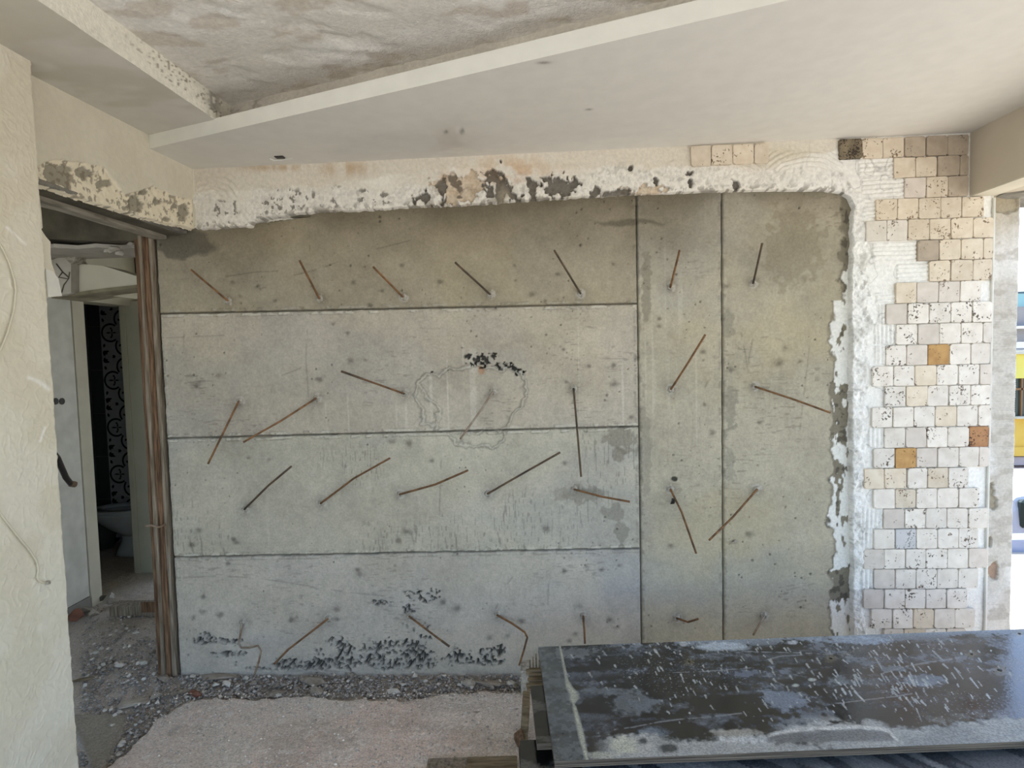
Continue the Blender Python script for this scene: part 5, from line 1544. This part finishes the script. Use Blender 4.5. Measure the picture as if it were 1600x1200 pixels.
bb('lower_wall', xb0, xb1, YB, YB + 6, -3.2, zy(712), M_GREYB)
bb('yellow_wall', xb0, xb1, YB - .05, YB + 6, zy(711), zy(652), M_YEL)
bb('ledge', xb0, xb1, YB - .12, YB, zy(711), zy(697), M_YEL)
bb('pier_wall', xb0, xy(1581), YB - .05, YB + .2, zy(652), zy(590), M_YELP)
bb('upper_wall', xb0, xb1, YB - .05, YB + 6, zy(591), zy(553), M_YELP)
bb('parapet_cap', xb0, xb1, YB - .15, YB + 6, zy(553), zy(548), M_CREAM)
bb('room_inside', xy(1581), xb1, YB + .5, YB + 1, zy(655), zy(588), M_DARK)
wf = bb('window_frame', xy(1581), xy(1612), YB, YB + .06, zy(591), zy(588), M_WOODW)
for a_, b_ in ((1583.5, 1585), (1595.6, 1598), (1610, 1612)):
    bb('mullion', xy(a_), xy(b_), YB, YB + .07, zy(651), zy(590), M_WOODW, wf)
bb('transom', xy(1583), xy(1612), YB, YB + .06, zy(609.5), zy(606.5), M_WOODW, wf)
bb('pane', xy(1584), xy(1612), YB + .04, YB + .05, zy(651), zy(591), M_GLASS, wf)
bb('window_sill', xy(1580), xy(1614), YB - .15, YB, zy(653), zy(650), M_CREAM)
bb('sign_strip', xb0, xb1, YB - .06, YB, zy(726), zy(713), mat('grey_sign', (188, 178, 180), c2=(160, 150, 154), nscale=2, rough=.8))
bb('sign_rim', xb0, xb1, YB - .09, YB - .02, zy(728), zy(726), M_DKBR)
bb('shutter', xy(1584), xy(1612), YB - .03, YB, -3.0, zy(728), mat('purple_grey_shutter', (140, 134, 146), c2=(124, 118, 130), nscale=3, stretch=(12, 1, 1), rough=.7))
# roof-top: grey hut, window, red cloth, white box
hut = empty('rooftop_hut', (xy(1590), YB + 2, zy(550))); tag(hut, 'grey rooftop wall behind the yellow parapet', 'building')
o = box('hut_wall', -1.5, 9, 0, 3, .04, zy(498) - zy(550) + .35, M_GREYB, None); o.parent = hut
o = box('hut_ledge', .0, 9, -.2, 0, .5, .56, M_RAIL, None); o.parent = hut
sc_ = empty('roof_window', (xy(1590) + .2, YB + 2.6, zy(498) + .38)); tag(sc_, 'pale blue glazed frame standing on the grey rooftop', 'window')
o = box('glazing', 0, 3, 0, .03, 0, .32, M_TEAL, None); o.parent = sc_
for k in range(5):
    o = box('bar', .0 + .18 * k, .03 + .18 * k, -.02, .03, -.08, .36, mat('steel_blue', (90, 110, 120), rough=.5) if k == 0 else MATS['steel_blue'], None); o.parent = sc_
o = box('head', -.02, 3, -.02, .03, .32, .37, MATS['steel_blue'], None); o.parent = sc_
bm = bmesh.new()
R_ = []
for i in range(7):
    t = i / 6
    R_.append([bm.verts.new((.02 * math.sin(i * 2) + .14 * (.8 + .3 * math.sin(t * 3)) * math.cos(2 * math.pi * k / 10), .08 * math.sin(2 * math.pi * k / 10), .42 * t)) for k in range(10)])
for s, e in zip(R_[:-1], R_[1:]):
    for k in range(10): bm.faces.new((s[k], s[(k + 1) % 10], e[(k + 1) % 10], e[k]))
bm.faces.new(R_[0]); bm.faces.new(R_[-1])
rc = obj_bm('red_bundle', bm, M_RED); rc.location = (xy(1590), YB + .6, zy(547.5)); tag(rc, 'red cloth bundle on the parapet of the yellow building', 'cloth')
vb = empty('roof_box', (xy(1593.5), YB + .2, zy(548))); tag(vb, 'white box standing on the yellow building parapet', 'box')
o = box('case', -.14, .16, -.1, .15, 0, .17, M_RAIL, None, .01); o.parent = vb
o = box('vent', -.10, .14, -.11, -.09, .02, .05, M_GREYB, None); o.parent = vb
# railing along the far pavement
YR = 7.2
zr = lambda y: float(onY(1591., float(y), YR)[2])
xr_ = float(onY(1590., 756., YR)[0])
rl = empty('railing', (xr_, YR, -3.2)); tag(rl, 'white tubular railing in front of the grey shopfront', 'railing')
for y_ in (753, 762.5):
    bm = bmesh.new(); add_tube(bm, [(-1.5, 0, zr(y_) + 3.2), (6, 0, zr(y_) + 3.2)], .028, 8); obj_bm('rail', bm, M_RAIL, rl)
for k in range(4):
    bm = bmesh.new(); add_tube(bm, [(-1.2 + 2 * k, 0, 0), (-1.2 + 2 * k, 0, zr(753) + 3.2)], .03, 8); obj_bm('post', bm, M_RAIL, rl)
# parked car, seen from its front corner
YV = 4.6
zv = lambda y: float(onY(1591., float(y), YV)[2])
xv = float(onY(1591., 790., YV)[0])
ztopc = zv(768)
car = empty('car', (xv + .2, YV, ztopc - 1.46)); tag(car, 'white parked car with a pale teal windscreen beyond the terrace', 'car')
prof = [(-1.6, .25), (-1.62, .55), (-1.5, .78), (-.75, .92), (-.15, 1.38), (.25, 1.46), (1.1, 1.45), (1.75, 1.05), (2.2, .95), (2.3, .6), (2.25, .25)]
bm = bmesh.new()
rows = []
for yy, ins in ((0, .08), (.12, .0), (1.5, .0), (1.62, .08)):
    rows.append([bm.verts.new((x * (1 - ins * .2), yy + (.1 if z > 1 else 0) * (1 if yy < .8 else -1), z - ins * .3 * (z > .3))) for x, z in prof])
for s, e in zip(rows[:-1], rows[1:]):
    for k in range(len(prof) - 1): bm.faces.new((s[k], s[k + 1], e[k + 1], e[k]))
bm.faces.new(rows[0]); bm.faces.new(rows[-1])
obj_bm('body', bm, M_CARW, car)
bm = bmesh.new()
vs = [bm.verts.new(p) for p in ((-.72, .16, .95), (-.72, 1.46, .95), (-.17, 1.36, 1.37), (-.17, .26, 1.37))]
r = bmesh.ops.extrude_face_region(bm, geom=[bm.faces.new(vs)]); bmesh.ops.translate(bm, verts=[g for g in r['geom'] if isinstance(g, bmesh.types.BMVert)], vec=(-.02, 0, .02))
obj_bm('windscreen', bm, M_TEAL, car)
bm = bmesh.new(); add_tube(bm, [(-.74, .3, .985), (-.45, .9, 1.21)], .015, 6); obj_bm('wiper', bm, M_BLK, car)
bm = bmesh.new(); add_box(bm, -.15, 1.2, -.005, .1, .98, 1.34, .03); obj_bm('side_window', bm, M_GLASS, car)
for wx in (-1.0, 1.5):
    for wy in (.05, 1.57):
        bm = bmesh.new(); add_tube(bm, [(wx, wy - .1, .31), (wx, wy + .1, .31)], .31, 18); o = obj_bm('wheel', bm, M_BLK, car)
# ground under the car reaches its tyres
struct(box('street_1', 2.0, 30, 2.6, 6.6, -3.2, car.location.z, M_STREET))
